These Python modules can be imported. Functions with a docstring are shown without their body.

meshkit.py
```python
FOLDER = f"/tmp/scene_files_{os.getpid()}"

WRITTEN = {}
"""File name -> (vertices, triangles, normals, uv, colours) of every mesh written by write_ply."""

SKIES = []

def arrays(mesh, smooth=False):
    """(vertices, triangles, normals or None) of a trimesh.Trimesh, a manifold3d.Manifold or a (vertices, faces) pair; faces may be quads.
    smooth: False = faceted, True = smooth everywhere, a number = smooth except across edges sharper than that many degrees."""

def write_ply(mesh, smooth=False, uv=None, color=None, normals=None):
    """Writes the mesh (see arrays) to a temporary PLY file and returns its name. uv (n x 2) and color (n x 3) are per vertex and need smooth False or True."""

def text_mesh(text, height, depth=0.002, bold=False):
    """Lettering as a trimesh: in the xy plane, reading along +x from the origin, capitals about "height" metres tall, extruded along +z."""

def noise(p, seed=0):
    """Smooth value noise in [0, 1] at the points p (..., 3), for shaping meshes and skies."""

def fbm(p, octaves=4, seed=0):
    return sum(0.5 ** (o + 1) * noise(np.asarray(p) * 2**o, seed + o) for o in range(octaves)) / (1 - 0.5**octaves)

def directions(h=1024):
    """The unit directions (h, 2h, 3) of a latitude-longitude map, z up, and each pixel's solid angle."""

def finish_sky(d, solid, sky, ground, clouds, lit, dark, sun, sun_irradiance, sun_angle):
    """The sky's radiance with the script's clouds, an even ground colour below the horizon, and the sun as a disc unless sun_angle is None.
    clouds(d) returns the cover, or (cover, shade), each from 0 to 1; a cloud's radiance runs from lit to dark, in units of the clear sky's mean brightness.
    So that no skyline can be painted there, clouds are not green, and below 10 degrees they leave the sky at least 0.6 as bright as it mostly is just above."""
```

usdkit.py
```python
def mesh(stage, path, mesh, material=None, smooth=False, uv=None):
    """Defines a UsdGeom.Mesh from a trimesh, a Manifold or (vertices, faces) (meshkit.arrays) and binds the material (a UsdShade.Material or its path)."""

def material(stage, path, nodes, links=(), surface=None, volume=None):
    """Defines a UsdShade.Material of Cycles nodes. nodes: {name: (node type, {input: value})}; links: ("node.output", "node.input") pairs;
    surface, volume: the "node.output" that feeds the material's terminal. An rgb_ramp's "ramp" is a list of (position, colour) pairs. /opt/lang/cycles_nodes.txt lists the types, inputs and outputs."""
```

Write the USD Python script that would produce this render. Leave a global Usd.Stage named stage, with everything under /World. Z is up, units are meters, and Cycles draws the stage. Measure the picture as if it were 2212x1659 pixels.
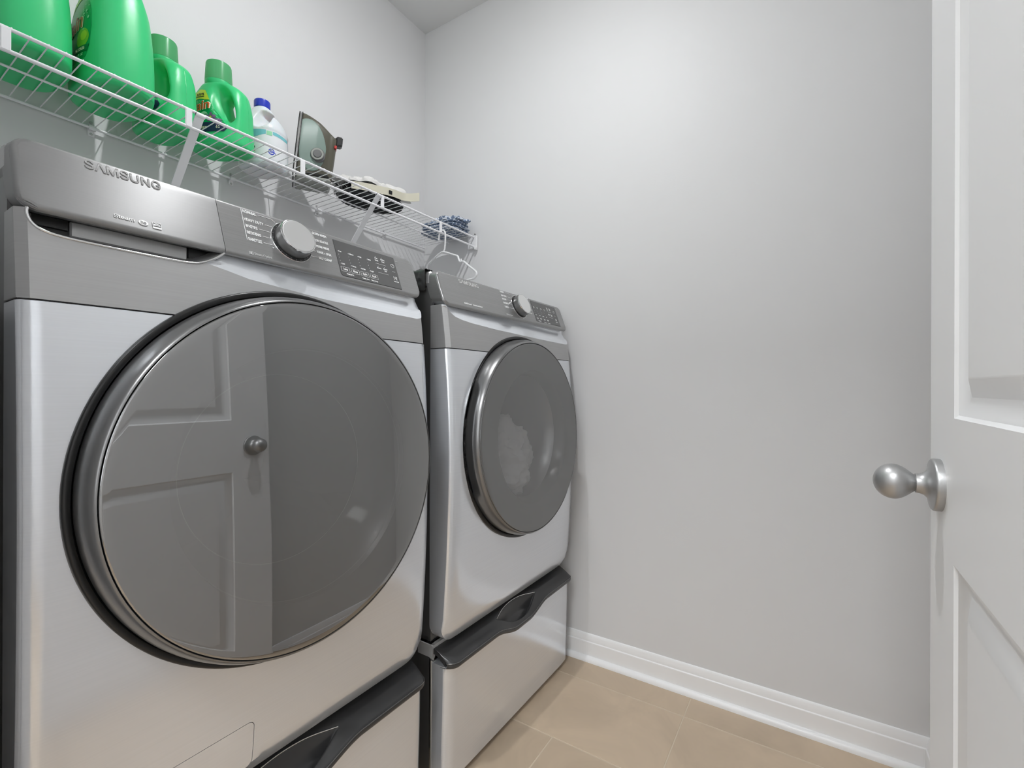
import math, random
import numpy as np
import trimesh
import shapely
from shapely import affinity
from shapely.geometry import Polygon, Point, box as sbox, LineString
from shapely.ops import triangulate
import meshkit, usdkit
from pxr import Usd, UsdGeom, Gf, Sdf, UsdLux, UsdShade

random.seed(7)
RNG = np.random.default_rng(7)
stage = Usd.Stage.CreateInMemory()
UsdGeom.SetStageUpAxis(stage, "Z")
UsdGeom.SetStageMetersPerUnit(stage, 1.0)
UsdGeom.Xform.Define(stage, "/World")
UsdGeom.Scope.Define(stage, "/World/Looks")

# ---------------------------------------------------------------- camera, light, exposure
CAM_F, CAM_YAW, CAM_PITCH, CAM_ROLL, CAM_H = 1011.4856, 0.5691, 0.0005, 0.0035, 1.0269
_d = np.array([-math.sin(CAM_YAW) * math.cos(CAM_PITCH), math.cos(CAM_YAW) * math.cos(CAM_PITCH), math.sin(CAM_PITCH)])
_r = np.array([math.cos(CAM_YAW), math.sin(CAM_YAW), 0.0])
_u = np.cross(_r, _d)
_r, _u = _r * math.cos(CAM_ROLL) + _u * math.sin(CAM_ROLL), -_r * math.sin(CAM_ROLL) + _u * math.cos(CAM_ROLL)
cam = UsdGeom.Camera.Define(stage, "/World/camera")
cam.AddTransformOp().Set(Gf.Matrix4d(*_r, 0, *_u, 0, *(-_d), 0, 0.0, 0.0, CAM_H, 1))
cam.CreateHorizontalApertureAttr(36.0)
cam.CreateFocalLengthAttr(36.0 * CAM_F / 2212)
cam.CreateVerticalApertureOffsetAttr(36.0 * 6.5 / 2212)
cam.CreateClippingRangeAttr((0.02, 50.0))
cam.CreateExposureAttr(0.10)
BULB = (-0.67, 0.78, 2.665)          # the laundry's ceiling lamp
BULB_STRENGTH = 2280.0
HALL_FILL_STRENGTH = 29.0                 # added hallway lamp behind the camera, unseen, for fill

WINDOW_FILL_STRENGTH = 2.8                       # glow of the added window behind the camera, for fill

XL, YB, ZC = -1.557, 1.655, 2.709    # left wall, back wall, ceiling
XR, YF = 0.270, 0.070                # right wall, doorway wall

# ---------------------------------------------------------------- materials
def mat(name, nodes, links=(), surface="p.BSDF"):
    return usdkit.material(stage, f"/World/Looks/{name}", nodes, links, surface)

def pm(name, color, rough=0.5, metal=0.0, **kw):
    return mat(name, {"p": ("principled_bsdf", {"base_color": color, "roughness": rough, "metallic": metal, **kw})})

def g(v):                              # sRGB 0..255 to linear
    c = np.asarray(v, float) / 255.0
    c = np.where(c <= 0.04045, c / 12.92, ((c + 0.055) / 1.055) ** 2.4)
    return tuple(float(x) for x in (c if c.ndim else [c] * 3))

def paint(name, color, rough, bump=0.05, scale=260):
    return mat(name, {"t": ("texture_coordinate", {}), "n": ("noise_texture", {"scale": scale, "detail": 3.0}),
                      "b": ("bump", {"strength": bump, "distance": 0.002}), "p": ("principled_bsdf", {"base_color": color, "roughness": rough})},
               [("t.object", "n.vector"), ("n.fac", "b.height"), ("b.normal", "p.normal")])

def brushed(name, color, rough, stretch=(3, 3, 420), amount=0.06, rvar=0.10, met=1.0, **kw):
    c = np.array(color)
    return mat(name, {"t": ("texture_coordinate", {}), "m": ("mapping", {"scale": stretch}), "n": ("noise_texture", {"scale": 1.0, "detail": 4.0, "roughness": 0.6}),
                      "r": ("rgb_ramp", {"ramp": [(0.3, tuple(c * (1 - amount))), (0.7, tuple(c * (1 + amount)))]}),
                      "q": ("rgb_ramp", {"ramp": [(0.3, (rough - rvar / 2,) * 3), (0.7, (rough + rvar / 2,) * 3)]}),
                      "p": ("principled_bsdf", {"metallic": met, **kw})},
               [("t.object", "m.vector"), ("m.vector", "n.vector"), ("n.fac", "r.fac"), ("n.fac", "q.fac"), ("r.color", "p.base_color"), ("q.color", "p.roughness")])

M = {}
M["wall"] = paint("wall_paint", (0.745, 0.745, 0.75), 0.55, 0.06)
M["ceiling"] = paint("ceiling_paint", (0.78, 0.78, 0.78), 0.8, 0.1)
M["trim"] = paint("trim_paint", (0.92, 0.92, 0.925), 0.32, 0.02)
M["door"] = paint("door_paint", (0.89, 0.89, 0.895), 0.38, 0.03, 180)
M["wire"] = pm("white_wire", (0.90, 0.90, 0.92), 0.3)
M["plastic_white"] = pm("white_plastic", (0.86, 0.86, 0.87), 0.35)
M["grout"] = paint("grout", g((208, 193, 172)), 0.9)

def tile_mat(name, base):
    b = np.array(base)
    return mat(name, {"t": ("texture_coordinate", {}), "n": ("noise_texture", {"scale": 5.0, "detail": 6.0, "roughness": 0.62, "distortion": 0.7}),
                      "n2": ("noise_texture", {"scale": 60.0, "detail": 4.0}),
                      "r": ("rgb_ramp", {"ramp": [(0.25, tuple(b * 0.86)), (0.5, tuple(b)), (0.75, tuple(np.minimum(b * 1.12, 1)))]}),
                      "b": ("bump", {"strength": 0.05, "distance": 0.002}), "p": ("principled_bsdf", {"roughness": 0.42})},
               [("t.object", "n.vector"), ("t.object", "n2.vector"), ("n.fac", "r.fac"), ("r.color", "p.base_color"), ("n2.fac", "b.height"), ("b.normal", "p.normal")])
TILES = [tile_mat(f"beige_tile_{i}", np.array(g((197, 177, 153))) * k) for i, k in enumerate((0.96, 1.0, 1.05))]

M["steel"] = brushed("platinum_steel", (0.80, 0.825, 0.865), 0.17, amount=0.004, rvar=0.012, met=0.55, coat_weight=0.3, coat_roughness=0.06)
M["steel_side"] = pm("side_sheet_metal", (0.20, 0.20, 0.20), 0.3, 0.6)
M["fascia"] = brushed("fascia_grey", (0.46, 0.46, 0.46), 0.30, amount=0.004, rvar=0.012, met=0.5)
M["panel_brushed"] = mat("brushed_panel", {"t": ("texture_coordinate", {}), "m": ("mapping", {"scale": (3, 5, 700)}), "n": ("noise_texture", {"scale": 1.0, "detail": 4.0}),
    "r": ("rgb_ramp", {"ramp": [(0.3, (0.305, 0.305, 0.305)), (0.7, (0.314, 0.314, 0.314))]}), "c": ("combine_xyz", {"x": -0.356, "y": 0.0, "z": 0.9345}),
    "p": ("principled_bsdf", {"metallic": 0.62, "roughness": 0.40, "anisotropic": 0.72})},
    [("t.object", "m.vector"), ("m.vector", "n.vector"), ("n.fac", "r.fac"), ("r.color", "p.base_color"), ("c.vector", "p.tangent")])
M["panel_plain"] = brushed("control_panel_grey", (0.34, 0.34, 0.34), 0.28, amount=0.01, rvar=0.02, met=0.6)
M["panel_edge"] = pm("panel_lip_grey", (0.20, 0.20, 0.20), 0.35, 0.6)
M["print"] = pm("white_print", (0.95, 0.95, 0.95), 0.5)
M["print_metal"] = pm("white_metallic_print", (0.96, 0.96, 0.96), 0.4, 0.5)
M["print_dim"] = pm("grey_print", (0.60, 0.60, 0.60), 0.5)
M["emboss"] = brushed("embossed_letters", (0.58, 0.58, 0.58), 0.22, amount=0.01)
M["display"] = pm("display_glass", (0.10, 0.10, 0.10), 0.10, 0.0, specular_ior_level=0.6)
M["dark_plastic"] = pm("dark_glossy_plastic", (0.045, 0.045, 0.046), 0.22)
M["mid_plastic"] = pm("grey_plastic", (0.16, 0.16, 0.16), 0.35)
M["black"] = pm("black_gasket", (0.008, 0.008, 0.008), 0.3)
M["frame"] = pm("door_frame_metal", (0.23, 0.23, 0.23), 0.27, 0.8)
M["chrome"] = pm("chrome", (0.72, 0.72, 0.72), 0.12, 1.0)
M["seam"] = pm("seam_dark", (0.03, 0.03, 0.03), 0.6)
M["drum"] = pm("drum_steel", (0.42, 0.42, 0.42), 0.3, 0.8)
M["dial_top"] = mat("dial_spun_metal", {"t": ("tangent", {"direction_type": "radial", "axis": "x"}), "p": ("principled_bsdf", {"base_color": (0.90, 0.90, 0.90), "metallic": 0.9, "roughness": 0.34, "anisotropic": 0.5})}, [("t.tangent", "p.tangent")])
M["nickel"] = pm("satin_nickel", (0.47, 0.47, 0.47), 0.40, 0.9)
M["bracket"] = pm("zinc_bracket", (0.62, 0.62, 0.62), 0.35, 0.3)

def smoked(name, refl, tint, fac, rough=0.015):
    return mat(name, {"a": ("transparent_bsdf", {"color": tint}), "b": ("glossy_bsdf", {"color": refl, "roughness": rough}), "m": ("mix_closure", {"fac": fac})},
               [("a.BSDF", "m.closure1"), ("b.BSDF", "m.closure2")], "m.closure")
M["washer_glass"] = smoked("washer_door_glass", (0.45, 0.45, 0.45), (0.66, 0.66, 0.66), 0.76)
M["dryer_glass"] = smoked("dryer_door_glass", (0.42, 0.42, 0.42), (0.90, 0.90, 0.90), 0.60)
M["clear"] = mat("clear_plastic", {"a": ("transparent_bsdf", {"color": (0.93, 0.93, 0.93)}), "b": ("glossy_bsdf", {"color": (0.95, 0.95, 0.95), "roughness": 0.06}), "f": ("fresnel", {"IOR": 1.7}), "m": ("mix_closure", {})},
                 [("f.fac", "m.fac"), ("a.BSDF", "m.closure1"), ("b.BSDF", "m.closure2")], "m.closure")
M["green"] = pm("green_bottle_plastic", (0.045, 0.63, 0.225), 0.36, subsurface_weight=0.2, subsurface_radius=(0.4, 1.0, 0.5), subsurface_scale=0.008)
M["green_cap"] = mat("translucent_green_cap", {"a": ("principled_bsdf", {"base_color": (0.17, 0.56, 0.28), "roughness": 0.25}), "b": ("translucent_bsdf", {"color": (0.25, 0.75, 0.40)}), "c": ("transparent_bsdf", {"color": (0.35, 0.75, 0.45)}), "m": ("mix_closure", {"fac": 0.4}), "k": ("mix_closure", {"fac": 0.15})},
                      [("a.BSDF", "m.closure1"), ("b.BSDF", "m.closure2"), ("m.closure", "k.closure1"), ("c.BSDF", "k.closure2")], "k.closure")
M["label_green"] = pm("label_green", g((0, 158, 84)), 0.3)
M["label_dark"] = pm("label_dark_green", g((0, 110, 62)), 0.3)
M["lime"] = pm("label_lime", g((196, 214, 50)), 0.35)
M["lime2"] = pm("label_lime_green", g((140, 196, 50)), 0.35)
M["orange"] = pm("label_orange", g((206, 88, 34)), 0.35)
M["cream"] = pm("label_cream", g((238, 232, 205)), 0.4)
M["navy"] = pm("label_navy", g((34, 34, 78)), 0.35)
M["purple"] = pm("label_purple", g((120, 92, 132)), 0.35)
M["ink"] = pm("label_ink", g((30, 40, 20)), 0.5)
M["pale_green"] = pm("label_pale_green", g((150, 214, 170)), 0.35)
M["bleach"] = pm("white_jug_plastic", (0.78, 0.80, 0.83), 0.32, subsurface_weight=0.2, subsurface_scale=0.01)
M["blue_cap"] = pm("blue_cap_plastic", g((40, 62, 190)), 0.3)
M["teal"] = pm("label_teal", g((120, 196, 204)), 0.35)
M["bleach_label"] = pm("label_white", (0.80, 0.82, 0.84), 0.35)
M["iron_dark"] = pm("iron_olive_plastic", g((84, 82, 70)), 0.32)
M["iron_black"] = pm("iron_black_plastic", g((40, 41, 40)), 0.3)
M["iron_tank"] = mat("iron_water_tank", {"a": ("principled_bsdf", {"base_color": g((128, 146, 138)), "roughness": 0.42, "specular_ior_level": 0.35})}, [], "a.BSDF")
M["iron_heel"] = pm("iron_grey_heel", g((160, 162, 156)), 0.3)
M["red"] = pm("red_marking", g((190, 44, 36)), 0.4)
M["cardboard"] = pm("beige_card", g((208, 204, 186)), 0.7)
M["black_cloth"] = paint("black_knit", (0.016, 0.018, 0.02), 0.9, 0.5, 900)
M["white_cloth"] = paint("white_cloth", (0.74, 0.73, 0.71), 0.95, 0.4, 500)
M["towel"] = paint("pale_towel", (0.80, 0.80, 0.80), 0.95, 0.4, 300)
M["blue_cloth"] = mat("blue_floral_fabric", {"t": ("texture_coordinate", {}), "n": ("noise_texture", {"scale": 30.0, "detail": 2.0}),
    "v": ("voronoi_texture", {"feature": "distance_to_edge", "scale": 46.0}), "w": ("voronoi_texture", {"scale": 46.0}),
    "r": ("rgb_ramp", {"ramp": [(0.0, g((214, 220, 228))), (0.05, g((196, 204, 216))), (0.10, g((110, 126, 150))), (1.0, g((104, 120, 144)))]}),
    "r2": ("rgb_ramp", {"ramp": [(0.0, (0.7, 0.7, 0.7)), (0.5, (1.0, 1.0, 1.0)), (1.0, (1.35, 1.35, 1.35))]}), "x": ("mix", {"mix_type": "multiply", "fac": 1.0}),
    "p": ("principled_bsdf", {"roughness": 0.9})},
    [("t.object", "v.vector"), ("t.object", "w.vector"), ("v.distance", "r.fac"), ("w.color", "r2.fac"), ("r.color", "x.color1"), ("r2.color", "x.color2"), ("x.color", "p.base_color")])
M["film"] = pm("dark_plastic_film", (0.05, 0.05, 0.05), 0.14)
M["bulb"] = mat("lamp_glow", {"e": ("emission", {"color": (0.975, 0.985, 1.0), "strength": BULB_STRENGTH})}, [], "e.emission")
M["hall_fill_glow"] = mat("hall_fill_lamp_glow", {"e": ("emission", {"color": (0.95, 0.98, 1.0), "strength": HALL_FILL_STRENGTH})}, [], "e.emission")  # glow of the added hallway lamp, used as fill
M["fill_glow"] = mat("window_fill_glow", {"e": ("emission", {"color": (0.94, 0.975, 1.0), "strength": WINDOW_FILL_STRENGTH})}, [], "e.emission")  # even glow of the added window pane, used as fill

# ---------------------------------------------------------------- object helpers
USED = {}
def path_for(parent, name):
    key = (parent, name)
    n = USED.get(key, 0)
    USED[key] = n + 1
    return f"{parent}/{name}" + (f"_{n:03d}" if n else "")

def tag(p, label=None, cat=None, group=None, kind=None):
    for k, v in (("label", label), ("category", cat), ("group", group), ("kind", kind)):
        if v:
            p.SetCustomDataByKey(k, v)
    return p

ORIGIN = {}
def thing(name, loc, label=None, cat=None, group=None, kind=None, rotz=0.0):
    path = path_for("/World", name)
    x = UsdGeom.Xform.Define(stage, path)
    x.AddTranslateOp().Set(Gf.Vec3d(*map(float, loc)))
    if rotz:
        x.AddRotateZOp().Set(float(rotz))
    ORIGIN[path] = np.array(loc, float)
    return tag(x.GetPrim(), label, cat, group, kind)

def part(name, mesh, m, parent=None, smooth=35, label=None, local=False):
    """mesh is in world coordinates (or, with local, in the thing's own)."""
    base = str(parent.GetPath()) if parent is not None else "/World"
    path = path_for(base, name)
    if isinstance(mesh, (list,)):
        mesh = trimesh.util.concatenate(mesh)
    v, f = np.array(mesh.vertices), np.array(mesh.faces)
    if not local:
        root = "/".join(base.split("/")[:3])
        if root in ORIGIN:
            v = v - ORIGIN[root]
    p = usdkit.mesh(stage, path, trimesh.Trimesh(v, f, process=False), M[m] if isinstance(m, str) else m, smooth)
    if label:
        p.GetPrim().SetCustomDataByKey("label", label)
    return p.GetPrim()

def copy_of(prim, loc, rotz=0.0, label=None):
    was = prim.GetCustomData()
    name = prim.GetName().rstrip("0123456789").rstrip("_")
    r = thing(name, loc, label or was["label"], was["category"], was.get("group"), None, rotz)
    src = UsdGeom.Xform.Define(stage, "/World/dummy") if False else None
    r.GetReferences().AddInternalReference(prim.GetPath())
    r.SetInstanceable(True)
    return r

def solo(name, mesh, m, label=None, cat=None, group=None, kind=None, smooth=35):
    if isinstance(mesh, list):
        mesh = trimesh.util.concatenate(mesh)
    path = path_for("/World", name)
    v = np.array(mesh.vertices)
    c = np.array([v[:, 0].mean(), v[:, 1].mean(), v[:, 2].min()])
    p = usdkit.mesh(stage, path, trimesh.Trimesh(v - c, mesh.faces, process=False), M[m] if isinstance(m, str) else m, smooth)
    p.AddTranslateOp().Set(Gf.Vec3d(*c))
    return tag(p.GetPrim(), label, cat, group, kind)

# ---------------------------------------------------------------- mesh helpers
TM = lambda v, f: trimesh.Trimesh(np.asarray(v, float), np.asarray(f, int), process=False)

def cbox(lo, hi, b=0.0):
    lo, hi = np.minimum(lo, hi).astype(float), np.maximum(lo, hi).astype(float)
    if b <= 0:
        m = trimesh.creation.box(bounds=[lo, hi])
        return TM(m.vertices, m.faces)
    pts = []
    for sx in (0, 1):
        for sy in (0, 1):
            for sz in (0, 1):
                c = np.where([sx, sy, sz], hi, lo)
                s = np.where([sx, sy, sz], -1, 1)
                for a in range(3):
                    q = c + s * b
                    q[a] = c[a]
                    pts.append(q)
    m = trimesh.convex.convex_hull(np.array(pts))
    return TM(m.vertices, m.faces)

def tube(pts, r, n=8, closed=False, cap=True):
    p = np.asarray(pts, float)
    k = len(p)
    t = (np.roll(p, -1, 0) - np.roll(p, 1, 0)) if closed else np.gradient(p, axis=0)
    t /= np.linalg.norm(t, axis=1, keepdims=True) + 1e-12
    a = np.cross(t[0], [0, 0, 1.0] if abs(t[0][2]) < 0.9 else [1.0, 0, 0])
    A = []
    for i in range(k):
        a = a - t[i] * (a @ t[i])
        a /= np.linalg.norm(a) + 1e-12
        A.append(a)
    A = np.array(A)
    B = np.cross(t, A)
    ang = np.arange(n) * 2 * np.pi / n
    rr = np.broadcast_to(r, (k,))[:, None, None]
    v = (p[:, None] + rr * (np.cos(ang)[None, :, None] * A[:, None] + np.sin(ang)[None, :, None] * B[:, None])).reshape(-1, 3)
    f = []
    for i in range(k if closed else k - 1):
        j2 = (i + 1) % k
        for j in range(n):
            a0, a1, b0, b1 = i * n + j, i * n + (j + 1) % n, j2 * n + j, j2 * n + (j + 1) % n
            f += [[a0, b1, b0], [a0, a1, b1]]
    if cap and not closed:
        c0, c1 = len(v), len(v) + 1
        v = np.vstack([v, p[0], p[-1]])
        for j in range(n):
            f += [[c0, (j + 1) % n, j], [c1, (k - 1) * n + j, (k - 1) * n + (j + 1) % n]]
    m = TM(v, f)
    m.invert()
    return fixwind(m)

def fixwind(m):
    if m.volume < 0:
        m = TM(m.vertices, m.faces[:, ::-1])
    return m

def smooth_path(pts, n=24):
    from scipy.interpolate import CubicSpline
    p = np.asarray(pts, float)
    d = np.r_[0, np.cumsum(np.linalg.norm(np.diff(p, axis=0), axis=1))]
    return CubicSpline(d, p)(np.linspace(0, d[-1], n))

def lathe(prof, n=64, axis="z", at=(0, 0, 0), rmod=None):
    """prof: (radius, height) pairs; axis x or z, or -x."""
    prof = np.asarray(prof, float)
    th = np.arange(n) * 2 * np.pi / n
    r = np.repeat(prof[:, 0][:, None], n, 1)
    hgt = np.repeat(prof[:, 1][:, None], n, 1)
    if rmod is not None:
        r, hgt = rmod(r, hgt, np.repeat(th[None], len(prof), 0))
    c, s = np.cos(th)[None] * r, np.sin(th)[None] * r
    if axis == "z":
        v = np.stack([c, s, hgt], -1)
    elif axis == "x":
        v = np.stack([hgt, c, s], -1)
    v = v.reshape(-1, 3) + np.array(at)
    f = []
    for i in range(len(prof) - 1):
        for j in range(n):
            a0, a1, b0, b1 = i * n + j, i * n + (j + 1) % n, (i + 1) * n + j, (i + 1) * n + (j + 1) % n
            f += [[a0, a1, b1], [a0, b1, b0]]
    m = TM(v, f)
    m.merge_vertices(digits_vertex=7)
    ok = m.area_faces > 1e-14
    return TM(m.vertices, m.faces[ok])

def rrect(x0, y0, x1, y1, r, corners=(1, 1, 1, 1), n=8):
    """rounded rectangle, corners in order lower-left, lower-right, upper-right, upper-left."""
    pts = []
    for (cx, cy, a0), on in zip(((x0, y0, 180), (x1, y0, 270), (x1, y1, 0), (x0, y1, 90)), corners):
        if on:
            ox, oy = cx + (r if cx == x0 else -r), cy + (r if cy == y0 else -r)
            for k in range(n + 1):
                a = math.radians(a0 + 90 * k / n)
                pts.append((ox + r * math.cos(a), oy + r * math.sin(a)))
        else:
            pts.append((cx, cy))
    return Polygon(pts)

def polys(gm):
    if gm.is_empty:
        return []
    return [q for q in getattr(gm, "geoms", [gm]) if q.geom_type == "Polygon" and q.area > 1e-12]

def tri2d(poly, res=None, origin=(0, 0)):
    """planar triangulation, cut along a grid of pitch res."""
    V, F, n = [], [], 0
    cells = []
    for q in polys(poly):
        if res is None:
            cells.append(q)
            continue
        rx, ry = (res, res) if np.ndim(res) == 0 else res
        x0, y0, x1, y1 = q.bounds
        prep = shapely.prepare(q)
        i0, i1 = math.floor((x0 - origin[0]) / rx), math.ceil((x1 - origin[0]) / rx)
        j0, j1 = math.floor((y0 - origin[1]) / ry), math.ceil((y1 - origin[1]) / ry)
        ii, jj = np.meshgrid(np.arange(i0, i1), np.arange(j0, j1), indexing="ij")
        bx = shapely.box(origin[0] + ii.ravel() * rx, origin[1] + jj.ravel() * ry, origin[0] + (ii.ravel() + 1) * rx, origin[1] + (jj.ravel() + 1) * ry)
        inside = shapely.contains(q, bx)
        cells += list(bx[inside])
        hit = bx[~inside & shapely.intersects(q, bx)]
        for c in hit:
            cells += polys(q.intersection(c))
    for c in cells:
        ext = np.array(c.exterior.coords)[:-1]
        if len(ext) < 3:
            continue
        if not c.interiors and len(ext) == 4 and res is not None:
            if Polygon(ext).exterior.is_ccw is False:
                ext = ext[::-1]
            V.append(ext); F.append(np.array([[0, 1, 2], [0, 2, 3]]) + n); n += 4
            continue
        v, f = trimesh.creation.triangulate_polygon(c, engine="earcut")
        v, f = np.array(v), np.array(f)
        cr = np.cross(v[f[:, 1]] - v[f[:, 0]], v[f[:, 2]] - v[f[:, 0]])
        f[cr < 0] = f[cr < 0][:, ::-1]
        V.append(v); F.append(f + n); n += len(v)
    V, F = np.vstack(V), np.vstack(F)
    key = np.round(V, 7)
    u, inv = np.unique(key, axis=0, return_inverse=True)
    F = inv.ravel()[F]
    F = F[(F[:, 0] != F[:, 1]) & (F[:, 1] != F[:, 2]) & (F[:, 0] != F[:, 2])]
    return u, F

def ring_pts(line, step):
    ln = LineString(line)
    k = max(8, int(ln.length / step))
    out = list(np.array(line)[:-1])
    pts = []
    arr = np.array(line)
    for a, b in zip(arr[:-1], arr[1:]):
        m = max(1, int(np.ceil(np.linalg.norm(b - a) / step)))
        for s in range(m):
            pts.append(a + (b - a) * s / m)
    return np.array(pts)

def panel(poly, fx, res=0.02, back=None, fillet=0.0, steps=(1.0, 0.6, 0.3, 0.1, 0.0), skirt_holes=True):
    """A sheet over a (y, z) polygon at x = fx(y, z), facing +x, with rounded edges and a skirt back to x = back (number or function)."""
    V, F, n = [], [], 0
    levels = [s * fillet for s in steps][::-1] if fillet > 0 else [0.0]   # 0 .. fillet
    regions = []
    prev = poly
    for k in range(1, len(levels)):
        inner = poly.buffer(-levels[k], join_style="round", quad_segs=8)
        regions.append(prev.difference(inner))
        prev = inner
    regions.append(prev)
    bd = poly.boundary
    for q in regions:
        if q.is_empty:
            continue
        v, f = tri2d(q, res)
        V.append(v); F.append(f + n); n += len(v)
    V, F = np.vstack(V), np.vstack(F)
    key = np.round(V, 6)
    u, inv = np.unique(key, axis=0, return_inverse=True)
    F = inv.ravel()[F]
    F = F[(F[:, 0] != F[:, 1]) & (F[:, 1] != F[:, 2]) & (F[:, 0] != F[:, 2])]
    x = np.asarray(fx(u[:, 0], u[:, 1]), float)
    if fillet > 0:
        d = np.minimum(shapely.distance(bd, shapely.points(u)), fillet)
        x = x - (fillet - np.sqrt(np.maximum(fillet ** 2 - (fillet - d) ** 2, 0)))
    out = [TM(np.c_[x, u], F)]
    if back is not None:
        # boundary edges of the sheet
        e = np.sort(np.vstack([F[:, [0, 1]], F[:, [1, 2]], F[:, [2, 0]]]), axis=1)
        d = np.vstack([F[:, [0, 1]], F[:, [1, 2]], F[:, [2, 0]]])
        uq, inv2, cnt = np.unique(e, axis=0, return_inverse=True, return_counts=True)
        be = d[cnt[inv2.ravel()] == 1]
        if not skirt_holes:
            ext = LineString(poly.exterior.coords)
            mid = (u[be[:, 0]] + u[be[:, 1]]) / 2
            be = be[shapely.distance(ext, shapely.points(mid)) < 1e-4]
        front = np.c_[x, u]
        xb = back(u[:, 0], u[:, 1]) if callable(back) else np.full(len(u), back)
        rear = np.c_[xb, u]
        vv = np.vstack([front, rear])
        k = len(u)
        ff = np.vstack([np.c_[be[:, 0], be[:, 0] + k, be[:, 1] + k], np.c_[be[:, 0], be[:, 1] + k, be[:, 1]]])
        used = np.unique(ff)
        remap = -np.ones(2 * k, int); remap[used] = np.arange(len(used))
        out.append(TM(vv[used], remap[ff]))
    return trimesh.util.concatenate(out)

def extrude_z(poly, z0, z1):
    m = trimesh.creation.extrude_polygon(poly, z1 - z0, engine="earcut")
    m.apply_translation([0, 0, z0])
    return TM(m.vertices, m.faces)

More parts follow.
